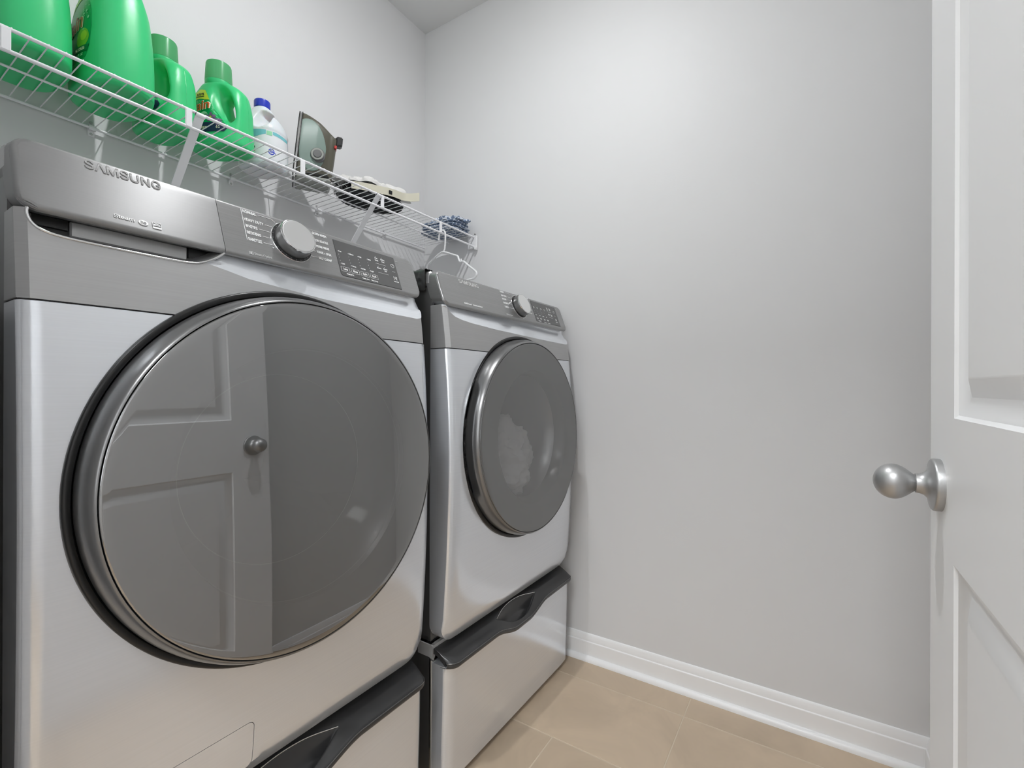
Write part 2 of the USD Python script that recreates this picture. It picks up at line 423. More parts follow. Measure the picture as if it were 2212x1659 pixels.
def surfnet(f, lo, hi, h, newton=3):
    """closed surface f = 0 (f < 0 inside) by surface nets."""
    lo, hi = np.array(lo, float), np.array(hi, float)
    n = np.ceil((hi - lo) / h).astype(int) + 1
    ax = [lo[k] + np.arange(n[k]) * h for k in range(3)]
    P = np.stack(np.meshgrid(*ax, indexing="ij"), -1)
    v = f(P.reshape(-1, 3)).reshape(n)
    s = v < 0
    acc, cnt = np.zeros((*(n - 1), 3)), np.zeros(tuple(n - 1))
    corner = [(i, j, k) for i in (0, 1) for j in (0, 1) for k in (0, 1)]
    sl = lambda c: tuple(slice(c[a], n[a] - 1 + c[a]) for a in range(3))
    for c in corner:
        for a in range(3):
            if c[a]:
                continue
            e = list(c); e[a] = 1
            v0, v1 = v[sl(c)], v[sl(e)]
            x = (v0 < 0) != (v1 < 0)
            t = np.where(x, v0 / np.where(x, v0 - v1, 1), 0)
            pos = np.zeros((*(n - 1), 3)) + np.array(c, float)
            pos[..., a] += t
            acc += np.where(x[..., None], pos, 0)
            cnt += x
    act = cnt > 0
    idx = -np.ones(tuple(n - 1), int)
    idx[act] = np.arange(act.sum())
    base = np.stack(np.nonzero(act), -1)
    V = lo + (base + acc[act] / cnt[act][:, None]) * h
    F = []
    for a in range(3):
        b, c = (a + 1) % 3, (a + 2) % 3
        s0 = [slice(None)] * 3; s1 = [slice(None)] * 3
        s0[a] = slice(0, n[a] - 1); s1[a] = slice(1, n[a])
        x = s[tuple(s0)] != s[tuple(s1)]
        q = np.stack(np.nonzero(x), -1)
        q = q[(q[:, b] > 0) & (q[:, c] > 0) & (q[:, b] < n[b] - 1) & (q[:, c] < n[c] - 1)]
        fl = s[tuple(q.T)]
        def I(db, dc):
            r = q.copy(); r[:, b] -= db; r[:, c] -= dc
            return idx[tuple(r.T)]
        q4 = np.stack([I(1, 1), I(0, 1), I(0, 0), I(1, 0)], -1)
        q4[~fl] = q4[~fl][:, ::-1]
        F.append(q4)
    F = np.vstack(F)
    for _ in range(newton):
        e = h * 0.05
        g0 = np.stack([(f(V + d) - f(V - d)) / (2 * e) for d in np.eye(3) * e], -1)
        val = f(V)
        step = -val[:, None] * g0 / (np.sum(g0 ** 2, 1, keepdims=True) + 1e-9)
        ln = np.linalg.norm(step, axis=1, keepdims=True)
        V = V + step * np.minimum(1, 0.5 * h / (ln + 1e-12)) * 0.8
    T = np.vstack([F[:, [0, 1, 2]], F[:, [0, 2, 3]]])
    return fixwind(TM(V, T))

def smin(a, b, k):
    hh = np.clip(0.5 + 0.5 * (b - a) / k, 0, 1)
    return b * (1 - hh) + a * hh - k * hh * (1 - hh)
smax = lambda a, b, k: -smin(-a, -b, k)
def capsule(p, a, b, r):
    a, b = np.array(a, float), np.array(b, float)
    t = np.clip(((p - a) @ (b - a)) / ((b - a) @ (b - a)), 0, 1)
    return np.linalg.norm(p - a - t[:, None] * (b - a), axis=1) - r
def ellipsoid(p, c, r):
    q = (p - np.array(c)) / np.array(r)
    k = np.linalg.norm(q, axis=1)
    return (k - 1) * min(r)

def text3(text, height, O, U, V, N, bold=False, depth=0.0004, width=None, shear=0.0, anchor="l", mid=False):
    """lettering laid on the plane through O, reading along U with V up, raised along N."""
    m = meshkit.text_mesh(text, height, depth, bold)
    v = np.array(m.vertices)
    w0, w1 = v[:, 0].min(), v[:, 0].max()
    v[:, 0] -= w0
    if width:
        v[:, 0] *= width / (w1 - w0)
    v[:, 0] += shear * v[:, 1]
    W = width or (w1 - w0)
    if anchor == "c":
        v[:, 0] -= W / 2
    if mid:
        v[:, 1] -= height / 2
    O, U, V, N = map(np.asarray, (O, U, V, N))
    return TM(O + v[:, :1] * U + v[:, 1:2] * V + v[:, 2:3] * N, m.faces)

def smoothstep(a, b, x):
    t = np.clip((x - a) / (b - a), 0, 1)
    return t * t * (3 - 2 * t)


# ---------------------------------------------------------------- the setting
S = "structure"
fl = thing("floor", (0, 0, 0), "beige ceramic tile floor with thin pale grout lines", None, None, S)
part("grout", cbox((-1.70, -1.75, -0.03), (1.35, YB + 0.12, -0.0007)), "grout", fl)
rows = [(1.2250 + 0.2985 * k, 1.2250 + 0.2985 * (k + 1)) for k in range(-10, 2)]
for k, (y0, y1) in enumerate(rows):
    k2 = k - 10                                     # row 0 starts at y = 1.225
    off = -0.3335 if k2 in (0, 1) else -0.3335 - 0.305 * (k2 % 2)
    for j in range(-3, 4):
        x0 = off + 0.61 * j
        x1 = x0 + 0.61
        a, b = max(x0 + 0.0013, -1.56), min(x1 - 0.0013, 1.2 if y1 < 0 else 0.30)
        c, d = y0 + 0.0013, min(y1 - 0.0013, YB + 0.01)
        if y1 > -0.1 and y0 < 0.0:
            b = min(b, 1.2)
        if b - a < 0.02 or d - c < 0.02:
            continue
        t = cbox((a, c, -0.010), (b, d, 0.0), 0.0012)
        part("tile", t, TILES[(k * 5 + j * 3) % 3], fl)

def structure(name, lo, hi, m, label):
    return solo(name, cbox(lo, hi), m, label, None, None, S)
T = 0.11
structure("wall_left", (XL - T, -0.045, 0), (XL, YB + T, ZC), "wall", "light grey painted wall behind the washer and dryer")
structure("wall_back", (XL, YB, 0), (XR + T, YB + T, ZC), "wall", "light grey painted wall facing the doorway beside the dryer")
structure("wall_right", (XR, YF, 0), (XR + T, YB, ZC), "wall", "light grey painted wall behind the open door")
structure("ceiling", (XL - T, -1.75, ZC), (1.35, YB + T, ZC + 0.1), "ceiling", "flat pale ceiling")
# doorway wall with the opening the camera looks through
DX0, DX1, DH = -0.675, 0.160, 2.05
wf = [cbox((XL, -0.045, 0), (DX0, YF, ZC)), cbox((DX1, -0.045, 0), (1.24, YF, ZC)), cbox((DX0, -0.045, DH), (DX1, YF, ZC))]
solo("wall_front", wf, "wall", "light grey wall around the doorway", None, None, S)
# door casing and jamb lining
cas = []
for y0, y1 in ((YF, YF + 0.014), (-0.059, -0.045)):
    cas += [cbox((DX0 - 0.06, y0, 0), (DX0 + 0.004, y1, DH + 0.06), 0.004), cbox((DX0 - 0.06, y0, DH - 0.004), (DX1 + 0.055, y1, DH + 0.06), 0.004)]
    cas += [cbox((DX1 - 0.004, y0, 0), (DX1 + 0.055, y1, DH + 0.06), 0.004)] if y0 < 0 else []
cas += [cbox((DX0, -0.045, 0), (DX0 + 0.012, YF, DH)), cbox((DX0, -0.045, DH - 0.012), (DX1, YF, DH)), cbox((DX1 - 0.012, -0.045, 0), (DX1, YF - 0.002, DH))]
solo("trim_1", cas, "trim", "white door casing and jamb around the doorway", None, None, S)
# hallway behind the camera
WX0, WX1, WZ0, WZ1 = -0.10, 0.95, 0.85, 2.25
solo("wall_hall", [cbox((-1.70, -1.75, 0), (WX0, -1.64, ZC)), cbox((WX1, -1.75, 0), (1.35, -1.64, ZC)), cbox((WX0, -1.75, 0), (WX1, -1.64, WZ0)), cbox((WX0, -1.75, WZ1), (WX1, -1.64, ZC))], "wall", "pale hallway wall behind the camera", None, None, S)
wn = thing("fill_window_1", ((WX0 + WX1) / 2, -1.70, WZ0), "white framed glowing window added behind the camera as fill light", None, None, S)  # unseen window added to brighten the room from behind the camera
part("fill_window_frame", [cbox((WX0, -1.72, WZ0), (WX0 + 0.05, -1.66, WZ1)), cbox((WX1 - 0.05, -1.72, WZ0), (WX1, -1.66, WZ1)), cbox((WX0, -1.72, WZ0), (WX1, -1.66, WZ0 + 0.05)), cbox((WX0, -1.72, WZ1 - 0.05), (WX1, -1.66, WZ1)), cbox((WX0, -1.71, 1.53), (WX1, -1.67, 1.57))], "trim", wn)
part("fill_window_pane", cbox((WX0 + 0.05, -1.70, WZ0 + 0.05), (WX1 - 0.05, -1.695, WZ1 - 0.05)), "fill_glow", wn, False)
structure("wall_hall_left", (-1.70, -1.64, 0), (-1.60, -0.045, ZC), "wall", "pale hallway side wall")
structure("wall_hall_right", (1.24, -1.64, 0), (1.35, -0.045, ZC), "wall", "pale hallway end wall")
hl = thing("hall_fill_light", (-0.15, -0.95, ZC - 0.05), "flat square ceiling light added in the unseen hallway as fill", "ceiling light")  # unseen lamp added to send fill through the doorway
part("light_frame", cbox((-0.48, -1.28, ZC - 0.03), (0.18, -0.62, ZC)), "plastic_white", hl)
part("diffuser", cbox((-0.45, -1.25, ZC - 0.038), (0.15, -0.65, ZC - 0.0305)), "hall_fill_glow", hl)
# the laundry's small ceiling lamp: a shallow glowing lens in a white rim
lp = thing("ceiling_light", BULB, "small round ceiling lamp over the laundry", "ceiling light")
bx, by, bz = BULB
part("lamp_base", lathe([(0.0, ZC), (0.062, ZC), (0.060, bz + 0.010), (0.056, bz + 0.0005), (0.023, bz + 0.0005), (0.0, bz + 0.001)], 48, at=(bx, by, 0)), "plastic_white", lp)
part("lamp_lens", lathe([(0.022 * math.cos(a), bz - 0.0055 * math.sin(a)) for a in np.linspace(0, math.pi / 2, 9)], 40, at=(bx, by, 0)), "bulb", lp, True)

# baseboards: board with an ogee top, and a quarter-round shoe
BB = [(0.0, 0.0), (0.0125, 0.0), (0.0125, 0.064), (0.0118, 0.0675), (0.0092, 0.070), (0.0088, 0.078), (0.0068, 0.085), (0.0060, 0.090), (0.0035, 0.0945), (0.0, 0.096)]
SH = [(0.0125, 0.0)] + [(0.0125 + 0.0155 * math.cos(a), 0.0185 * math.sin(a)) for a in np.linspace(0, math.pi / 2, 9)]
def strip(prof, A, B, inward):
    """profile (depth, height) swept from A to B on the floor, depth along inward."""
    A, B, inward = (np.array([*q, 0.0]) for q in (A, B, inward))
    p = np.array(prof)
    e = [P + p[:, :1] * inward + p[:, 1:] * np.array([0, 0, 1.0]) for P in (A, B)]
    k = len(p)
    v = np.vstack(e)
    f = []
    for i in range(k):
        j = (i + 1) % k
        f += [[i, j, k + j], [i, k + j, k + i]]
    tv, tf = trimesh.creation.triangulate_polygon(Polygon(p), engine="earcut")
    o = [int(np.argmin(np.linalg.norm(p - q, axis=1))) for q in tv]
    for t in tf:
        f += [[o[t[0]], o[t[1]], o[t[2]]], [k + o[t[2]], k + o[t[1]], k + o[t[0]]]]
    m = TM(v, f)
    m.fix_normals()
    return fixwind(TM(m.vertices, m.faces))
solo("baseboard_back", strip(BB, (XL, YB), (XR, YB), (0, -1)), "trim", "white baseboard along the back wall", None, None, S, 30)
solo("baseboard_right", strip(BB, (XR, YF), (XR, YB - 0.0005), (-1, 0)), "trim", "white baseboard running behind the open door", None, None, S, 30)
solo("trim_2", [strip(SH, (XL, YB), (XR - 0.0125, YB), (0, -1)), strip(SH, (XR, YF), (XR, YB - 0.0125), (-1, 0))], "trim", "white quarter-round shoe moulding at the floor", None, None, S, 40)

# the open door, seen along its face
dr = thing("door_1", (0.1625, 0.48, 0.012), "white panelled door standing open at the right with a satin nickel knob", None, None, S)
FX, Y0, Y1, Z0, Z1 = 0.145, 0.082, 0.8935, 0.012, 2.032
rects = [(0.082 + 0.121, 0.205, 0.7635, 0.814), (0.082 + 0.121, 0.991, 0.7635, 1.905)]
leaf2d = Polygon([(Y0, Z0), (Y1, Z0), (Y1, Z1), (Y0, Z1)], [[(a, b), (c, b), (c, d), (a, d)] for a, b, c, d in rects])
v, f = tri2d(leaf2d, None)
pieces = [TM(np.c_[np.full(len(v), FX), v], f[:, ::-1])]
pieces.append(TM(np.c_[np.full(len(v), FX + 0.035), v], f))
edge = [(Y0, Z0), (Y1, Z0), (Y1, Z1), (Y0, Z1)]
for (a, b), (c, d) in zip(edge, edge[1:] + edge[:1]):
    pieces.append(TM([[FX, a, b], [FX, c, d], [FX + 0.035, c, d], [FX + 0.035, a, b]], [[0, 2, 1], [0, 3, 2]]))
part("door_leaf", pieces, "door", dr, False)
steps = [(0.0, 0.0), (0.004, 0.0035), (0.010, 0.0055), (0.017, 0.0095), (0.022, 0.0105), (0.026, 0.0105), (0.046, 0.003), (0.050, 0.0022)]
for a, b, c, d in rects:
    for sx, xf in ((1, FX), (-1, FX + 0.035)):
        vv, ff = [], []
        for o, dep in steps:
            vv += [[xf + sx * dep, a + o, b + o], [xf + sx * dep, c - o, b + o], [xf + sx * dep, c - o, d - o], [xf + sx * dep, a + o, d - o]]
        for i in range(len(steps) - 1):
            for j in range(4):
                p0, p1, q0, q1 = 4 * i + j, 4 * i + (j + 1) % 4, 4 * i + 4 + j, 4 * i + 4 + (j + 1) % 4
                ff += [[p0, q1, p1], [p0, q0, q1]]
        k = 4 * (len(steps) - 1)
        ff += [[k, k + 2, k + 1], [k, k + 3, k + 2]]
        if sx < 0:
            ff = [t[::-1] for t in ff]
        part("door_panel", TM(vv, ff), "door", dr, 20)
KY, KZ = 0.8335, 0.8985
rose = [(0.0, 0.0), (0.0345, 0.0), (0.0347, -0.0060), (0.0342, -0.0085), (0.0325, -0.0098), (0.0250, -0.0108), (0.0190, -0.0130), (0.0150, -0.0170), (0.0132, -0.0215), (0.0128, -0.0258), (0.0, -0.0258)]
part("knob_rose", lathe([(r, FX + h) for r, h in rose][::-1], 64, "x", (0, KY, KZ)), "nickel", dr, 50, "satin nickel rose")
eg = [(0.0, -0.0250), (0.0106, -0.0253), (0.0112, -0.0268)]
eg += [(0.0112 + (0.0240 - 0.0112) * math.sin(math.pi / 2 * t) ** 1.05, -0.0268 - 0.0225 * t) for t in np.linspace(0.06, 1, 14)]
eg += [(0.0240 * math.cos(a), -0.0493 - 0.0225 * math.sin(a)) for a in np.linspace(0.05, math.pi / 2, 16)]
part("door_knob", lathe([(r, FX + h) for r, h in eg][::-1], 64, "x", (0, KY, KZ)), "nickel", dr, 60, "satin nickel egg-shaped knob")
part("latch_plate", cbox((0.152, Y1 - 0.001, KZ - 0.028), (0.174, Y1 + 0.0006, KZ + 0.028)), "nickel", dr, False)
for z in (0.25, 1.05, 1.80):
    part("hinge", [tube([(FX + 0.003, Y0 - 0.006, z), (FX + 0.003, Y0 - 0.006, z + 0.09)], 0.006, 10), cbox((FX + 0.004, Y0 - 0.0035, z), (FX + 0.03, Y0 - 0.0005, z + 0.09))], "nickel", dr)

# ---------------------------------------------------------------- washing machine, dryer, pedestals
WY0, WY1, WYC, WZC = 0.1495, 0.8395, 0.4945, 0.8800     # the washer's sides, door centre
PROF = np.array([(0.360, -0.800), (0.375, -0.7935), (0.40, -0.7875), (0.45, -0.7815), (0.55, -0.7745), (0.65, -0.7695), (0.75, -0.7668), (0.85, -0.7660), (0.95, -0.7685), (1.05, -0.7735), (1.13, -0.7800), (1.20, -0.7885), (1.26, -0.7975), (1.34, -0.812)])
from scipy.interpolate import CubicSpline
_prof = CubicSpline(PROF[:, 0], PROF[:, 1])
ER = 0.012
def edge_drop(y, y0=WY0, y1=WY1, r=ER):
    d = np.clip(np.minimum(y - y0, y1 - y), 0, r)
    e = np.clip(1 - np.minimum(y - y0, y1 - y) / 0.085, 0, 1)
    return r - np.sqrt(np.maximum(r * r - (r - d) ** 2, 0)) + 0.0045 * e ** 2
FRONT = lambda y, z: _prof(z) - edge_drop(np.asarray(y))
XSEAM = -0.845
PT, PN, PO = np.array([-0.356, 0, 0.9345]), np.array([0.9345, 0, 0.356]), np.array([-0.795, 0, 1.243])   # control panel plane
EY = np.array([0, 1.0, 0])
def PP(u, v, w=0.0):
    return PO + EY * u + PT * v + PN * w

def on_panel(poly, w=0.0004, th=0.0004):
    """flat shape in panel coordinates (u along the panel, v up it)."""
    out = []
    for q in polys(poly):
        m = trimesh.creation.extrude_polygon(q, th, engine="earcut")
        vv = np.array(m.vertices)
        out.append(TM(PO + vv[:, :1] * EY + vv[:, 1:2] * PT + (vv[:, 2:3] + w) * PN, m.faces))
    return trimesh.util.concatenate(out)
def ptext(s, u, v, hgt, bold=False, width=None, anchor="l", w=0.0003, depth=0.0004):
    return text3(s, hgt, PP(u, v, w), EY, PT, PN, bold, depth, width, 0, anchor)
def pline(pts, wd=0.0006):
    return on_panel(LineString(pts).buffer(wd / 2, cap_style="flat"), 0.0003, 0.0003)

def mover(parent, dx, dy, dz):
    s = np.array([dx, dy, dz])
    def put(name, mesh, m, smooth=35, label=None, under=None):
        if isinstance(mesh, list):
            mesh = trimesh.util.concatenate(mesh)
        return part(name, TM(np.array(mesh.vertices) + s, mesh.faces), m, under or parent, smooth, label)
    return put

def door_parts(put0, washer):
    def put(name, mesh, *a):            # the door leans back a little
        v = np.array(mesh.vertices)
        v[:, 0] -= math.tan(math.radians(2.0)) * (v[:, 2] - WZC) + (0.0 if washer else 0.008)
        if not washer:
            v[:, 1:] = np.array([WYC, WZC + 0.002]) + (v[:, 1:] - np.array([WYC, WZC])) * 0.985
        return put0(name, TM(v, mesh.faces), *a)
    c = (0, WYC, WZC)
    side = 0.0 if washer else math.pi        # finger notch: on the right of the washer's door, the left of the dryer's
    mid = side + (0.10 if washer else -0.03) # lathe angle 0 is +y
    def notch(r, x, th):
        a = (th - mid + math.pi) % (2 * math.pi) - math.pi
        k = smoothstep(0.60, 0.44, np.abs(a)) * (0.75 if washer else 1.0)
        edge = smoothstep(-0.736, -0.7520, x) * (r > 0.2895)
        return r - k * 0.0095 * edge, x
    part_door = put("door", lathe([(0.3120, -0.812), (0.3120, -0.7645), (0.3105, -0.7620), (0.3075, -0.7610), (0.3030, -0.7625), (0.2990, -0.770), (0.2900, -0.780)], 160, "x", c), "black", 40, "black door gasket ring")
    fr = [(0.2930, -0.7700), (0.3000, -0.7680), (0.3012, -0.7600), (0.3010, -0.7500), (0.3000, -0.7420), (0.2982, -0.7340), (0.2955, -0.7265), (0.2932, -0.7225), (0.2912, -0.7205), (0.2897, -0.7202), (0.2890, -0.7225)]
    put("door_frame", lathe(fr, 160, "x", c, notch), "frame", 50, "smoked metal door frame with a finger grip", part_door)
    gl = [(0.2884, -0.7235), (0.2884, -0.7212), (0.2876, -0.7200), (0.2850, -0.7188)] + [(0.285 * math.sqrt(max(0, 1 - t)), -0.7188 + 0.0035 * t) for t in np.linspace(0.06, 1, 14)]
    put("door_glass", lathe(gl, 128, "x", c), "washer_glass" if washer else "dryer_glass", 50, "large round smoked glass", part_door)
    if washer:
        put("glass_backing", lathe([(0.2880, -0.7240), (0.2880, -0.7225), (0.2130, -0.7225), (0.2130, -0.7240)], 128, "x", c), "mid_plastic", 30, None, part_door)
        put("window_bowl", lathe([(0.2130, -0.7250), (0.2090, -0.7350), (0.2050, -0.760), (0.190, -0.785), (0.1765, -0.805), (0.168, -0.815), (0.150, -0.822), (0.0, -0.826)], 96, "x", c), "clear", 60, "clear inner window bowl", part_door)
        for r_, x_, w_ in ((0.1690, -0.8145, 0.0008), (0.2105, -0.7340, 0.0009)):  # edge highlights of the clear bowl, drawn as thin grey rings
            t_ = np.linspace(0, 2 * np.pi, 97)[:-1]
            put("bowl_glint", tube(np.c_[np.full(96, x_), WYC + r_ * np.cos(t_), WZC + r_ * np.sin(t_)], w_, 6, True), "print_dim", 60, None, part_door)
    else:
        put("glass_backing", lathe([(0.2880, -0.7240), (0.2880, -0.7225), (0.2050, -0.7225), (0.1980, -0.7300), (0.1900, -0.760), (0.1980, -0.760), (0.2050, -0.7240)], 128, "x", c), "dark_plastic", 30, None, part_door)

def build_machine(washer, dx, dy, dz, label, cat, name, rot=0.0):
    t = thing(name, (-1.19 + dx, WYC + dy, 0.366 + dz), label, cat, rotz=rot)
    put = mover(t, dx, dy, dz)
    # sheet-metal cabinet, open towards the door
    x0 = -1.515
    put("cabinet", [cbox((x0, WY0 + 0.002, 0.372), (XSEAM + 0.002, WY0 + 0.012, 1.292)), cbox((x0, WY1 - 0.012, 0.372), (XSEAM + 0.002, WY1 - 0.002, 1.292)),
                    cbox((x0, WY0 + 0.002, 0.372), (x0 + 0.01, WY1 - 0.002, 1.292)), cbox((x0, WY0 + 0.002, 0.372), (XSEAM, WY1 - 0.002, 0.382))], "steel_side", False, "dark grey sheet-metal cabinet")
    put("top_lid", cbox((x0 - 0.004, WY0 + 0.0005, 1.296), (-0.846, WY1 - 0.0005, 1.334), 0.006), "fascia", 30, "flat top lid")
    for yy in (WY0 + 0.05, WY1 - 0.05):
        put("foot", lathe([(0, 0.366), (0.024, 0.366), (0.024, 0.373), (0.012, 0.376), (0, 0.376)][::1], 20, "z", (-0.90, yy, 0)), "black")
        put("foot", lathe([(0, 0.366), (0.024, 0.366), (0.024, 0.373), (0.012, 0.376), (0, 0.376)], 20, "z", (-1.45, yy, 0)), "black")
    # lower front with the door opening
    body = rrect(WY0, 0.374, WY1, 1.1290, 0.042, (1, 1, 0, 0))
    hole = Point(WYC, WZC if washer else WZC + 0.002).buffer(0.3105 if washer else 0.3060, quad_segs=48)
    cutline = None
    if washer:
        hatch = rrect(0.235, 0.395, 0.4265, 0.4715, 0.010)
        gap = hatch.buffer(0.0009).difference(hatch.buffer(-0.0001))
        fp = body.difference(hole).difference(hatch.buffer(0.0009))
    else:
        fp = body.difference(hole)
    lowfront = lambda y, z: FRONT(y, z) - 0.010 * (1 - smoothstep(0.0, 0.022, shapely.distance(body.exterior, shapely.points(np.c_[y, z])))) * smoothstep(0.43, 0.39, z)
    put("front_panel", panel(fp, lowfront, (0.017, 0.020), lambda y, z: np.where(shapely.distance(body.exterior, shapely.points(np.c_[y, z])) < 1e-3, XSEAM, FRONT(y, z) - 0.02), 0.0), "steel", 30, "pale stainless front panel")
    if washer:
        put("filter_hatch", panel(hatch, lowfront, 0.017, lambda y, z: FRONT(y, z) - 0.004), "steel", 30, "small filter hatch")
        put("hatch_recess", panel(hatch.buffer(0.012).intersection(body.buffer(-0.004)), lambda y, z: lowfront(y, z) - 0.0045, 0.02), "seam", 30)
    for q in polys(rrect(WY0 + 0.0015, 1.120, WY1 - 0.0015, 1.140, 0.001).difference(hole)):
        put("front_seam", panel(q, lambda y, z: FRONT(y, z) - 0.0030, (0.01, 0.02), XSEAM), "seam", 30)
    # fascia above the seam, its upper edge stepped back below the control panel
    base = rrect(WY0, 1.1312, WY1, 1.2425, 0.001)
    if washer:
        rim = np.array([(0.160, 1.2424), (0.1595, 1.236), (0.1625, 1.226), (0.170, 1.2185), (0.183, 1.2145), (0.205, 1.2125), (0.271, 1.2115), (0.322, 1.2122), (0.340, 1.2140), (0.352, 1.2185), (0.3835, 1.2405)])
        from scipy.interpolate import PchipInterpolator
        dd = np.r_[0, np.cumsum(np.linalg.norm(np.diff(rim, axis=0), axis=1))]
        rs = np.stack([PchipInterpolator(dd, rim[:, k])(np.linspace(0, dd[-1], 60)) for k in (0, 1)], 1)
        recess = Polygon(np.vstack([rs, [(0.3835, 1.2425), (0.160, 1.2425)]]))
        zc = lambda y: np.where(y < 0.352, 1.30, np.interp(y, [0.352, 0.386, 0.42, 0.56, 0.75, 0.815, 0.832, 0.84], [1.2185, 1.2125, 1.2055, 1.1945, 1.1890, 1.1885, 1.1930, 1.2150]))
        fpoly = base.difference(hole).difference(recess)
    else:
        zc = lambda y: np.interp(y, [0.1495, 0.158, 0.168, 0.185, 0.21, 0.25, 0.36, 0.60, 0.75, 0.815, 0.832, 0.84], [1.2425, 1.236, 1.224, 1.214, 1.2085, 1.2045, 1.1990, 1.1930, 1.1905, 1.190, 1.1945, 1.2150])
        fpoly = base.difference(hole)
    def fas(y, z):
        s = np.clip((z - zc(y)) / 0.040, 0, 1)
        return FRONT(y, np.minimum(z, zc(y))) - 0.024 * s
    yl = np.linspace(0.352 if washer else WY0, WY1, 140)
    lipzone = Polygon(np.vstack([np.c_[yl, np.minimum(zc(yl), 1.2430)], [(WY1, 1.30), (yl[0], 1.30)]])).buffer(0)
    fback = lambda y, z: np.where(shapely.distance(base.exterior, shapely.points(np.c_[y, z])) < 1e-3, XSEAM, fas(y, z) - 0.02)
    fasc = put("fascia", panel(max(polys(fpoly.difference(lipzone)), key=lambda q: q.area), fas, (0.010, 0.0052), fback), "fascia", 24, "darker grey fascia above the door")
    put("lit_underlip", panel(max(polys(fpoly.intersection(lipzone)), key=lambda q: q.area), fas, (0.010, 0.0052), fback), "steel", 24, "sloping strip below the control panel, lamp light put into its paler finish", fasc)  # paler steel here carries the lamp light falling on the slope
    # control panel slab
    U0, U1 = WY0 + 0.001, WY1 - 0.001
    slab = rrect(U0, 0.0, U1, 0.1040 if washer else 0.0995, 0.020)
    def place(m2):
        v = np.array(m2.vertices)        # panel() gives (w, u, v)
        deep = v[:, :1] < -0.02
        return TM(PO + v[:, 1:2] * EY + v[:, 2:3] * PT + np.where(deep, np.array([[-0.046, 0, 0.004]]), v[:, :1] * PN), m2.faces)
    flat0 = lambda u, v: np.zeros_like(u)
    if washer:
        cut = 0.3868
        left = slab.intersection(sbox(U0 - 1, -1, cut - 0.0004, 1))
        right = slab.intersection(sbox(cut + 0.0004, -1, U1 + 1, 1))
        shape = lambda P: (lambda u, v: -(0.007 - np.sqrt(np.maximum(0.007 ** 2 - (0.007 - np.minimum(shapely.distance(slab.exterior, shapely.points(np.c_[u, v])), 0.007)) ** 2, 0))))
        def slabpart(q):
            rings = [q.intersection(slab.buffer(-0.007, quad_segs=8))]
            prev = slab
            allr = []
            for o in (0.0007, 0.002, 0.0042, 0.007):
                inn = slab.buffer(-o, quad_segs=8)
                allr.append(prev.difference(inn).intersection(q)); prev = inn
            V, F, n = [], [], 0
            for rr in rings + allr:
                if rr.is_empty: continue
                v, f = tri2d(rr, 0.03); V.append(v); F.append(f + n); n += len(v)
            V, F = np.vstack(V), np.vstack(F)
            u, inv = np.unique(np.round(V, 6), axis=0, return_inverse=True)
            F = inv.ravel()[F]
            F = F[(F[:, 0] != F[:, 1]) & (F[:, 1] != F[:, 2]) & (F[:, 0] != F[:, 2])]
            x = shape(0)(u[:, 0], u[:, 1])
            e = np.sort(np.vstack([F[:, [0, 1]], F[:, [1, 2]], F[:, [2, 0]]]), axis=1)
            d = np.vstack([F[:, [0, 1]], F[:, [1, 2]], F[:, [2, 0]]])
            uq, i2, cnt = np.unique(e, axis=0, return_inverse=True, return_counts=True)
            be = d[cnt[i2.ravel()] == 1]
            k = len(u)
            vv = np.vstack([np.c_[x, u], np.c_[np.full(k, -0.046), u]])
            return place(trimesh.util.concatenate([TM(np.c_[x, u], F), TM(vv, np.vstack([np.c_[be[:, 0], be[:, 0] + k, be[:, 1] + k], np.c_[be[:, 0], be[:, 1] + k, be[:, 1]]])), ]))
        drawer = put("detergent_drawer", slabpart(left), "panel_brushed", 40, "brushed detergent drawer front")
        control = put("control_panel", slabpart(right), "panel_plain", 40, "plain grey control panel with a dial and display")
        # hollow grip under the drawer
        rd = LineString(rs)
        bowl = lambda y, z: FRONT(y, z) - 0.001 - 0.046 * (1 - np.exp(-shapely.distance(rd, shapely.points(np.c_[y, z])) / 0.010))
        put("drawer_grip", panel(recess.buffer(0.0004), bowl, 0.004), "mid_plastic", 60, "hollow grey grip", drawer)
        put("drawer_lower_edge", cbox((-0.840, 0.205, 1.2225), (-0.822, 0.343, 1.2440), 0.002), "fascia", 30, None, drawer)
        put("grip_shade", cbox((-0.8385, 0.166, 1.231), (-0.826, 0.204, 1.2440)), "black", False, None, drawer)  # black blocks put in for the shade at both ends of the hollow
        put("grip_shade", cbox((-0.8385, 0.344, 1.228), (-0.822, 0.376, 1.2440)), "black", False, None, drawer)
        put("grip_rim", tube(np.c_[FRONT(rs[:, 0], rs[:, 1]) + 0.0002, rs], 0.0019, 8), "chrome", 60, "bright rim line", drawer)
    else:
        rings = place(panel(slab, flat0, 0.05, -0.046, 0.007, (1.0, 0.6, 0.28, 0.1, 0.0)))
        control = put("control_panel", rings, "panel_plain", 40, "plain grey control panel with a dial and display")
        drawer = control
    # writing
    if washer:
        s = ptext("SΛMSUNG", 0.2205, 0.0835, 0.0132, True, 0.0875, w=0.0, depth=0.0008)
        put("maker_lettering", s, "emboss", 30, "raised capital lettering", drawer)
        put("steam_lettering", ptext("Steam", 0.2442, 0.0148, 0.0054, True, 0.0232), "print_metal", False, "white word Steam", drawer)
        el = affinity.scale(Point(0.2778, 0.0166).buffer(1, quad_segs=16), 0.0058, 0.0043)
        put("efficiency_mark", on_panel(el), "print_metal", False, "white oval he mark", drawer)
        put("efficiency_lettering", ptext("he", 0.2745, 0.0145, 0.0048, True, 0.0066, w=0.0009), "fascia", False, None, drawer)
        es = sbox(0.2888, 0.0118, 0.2996, 0.0222)
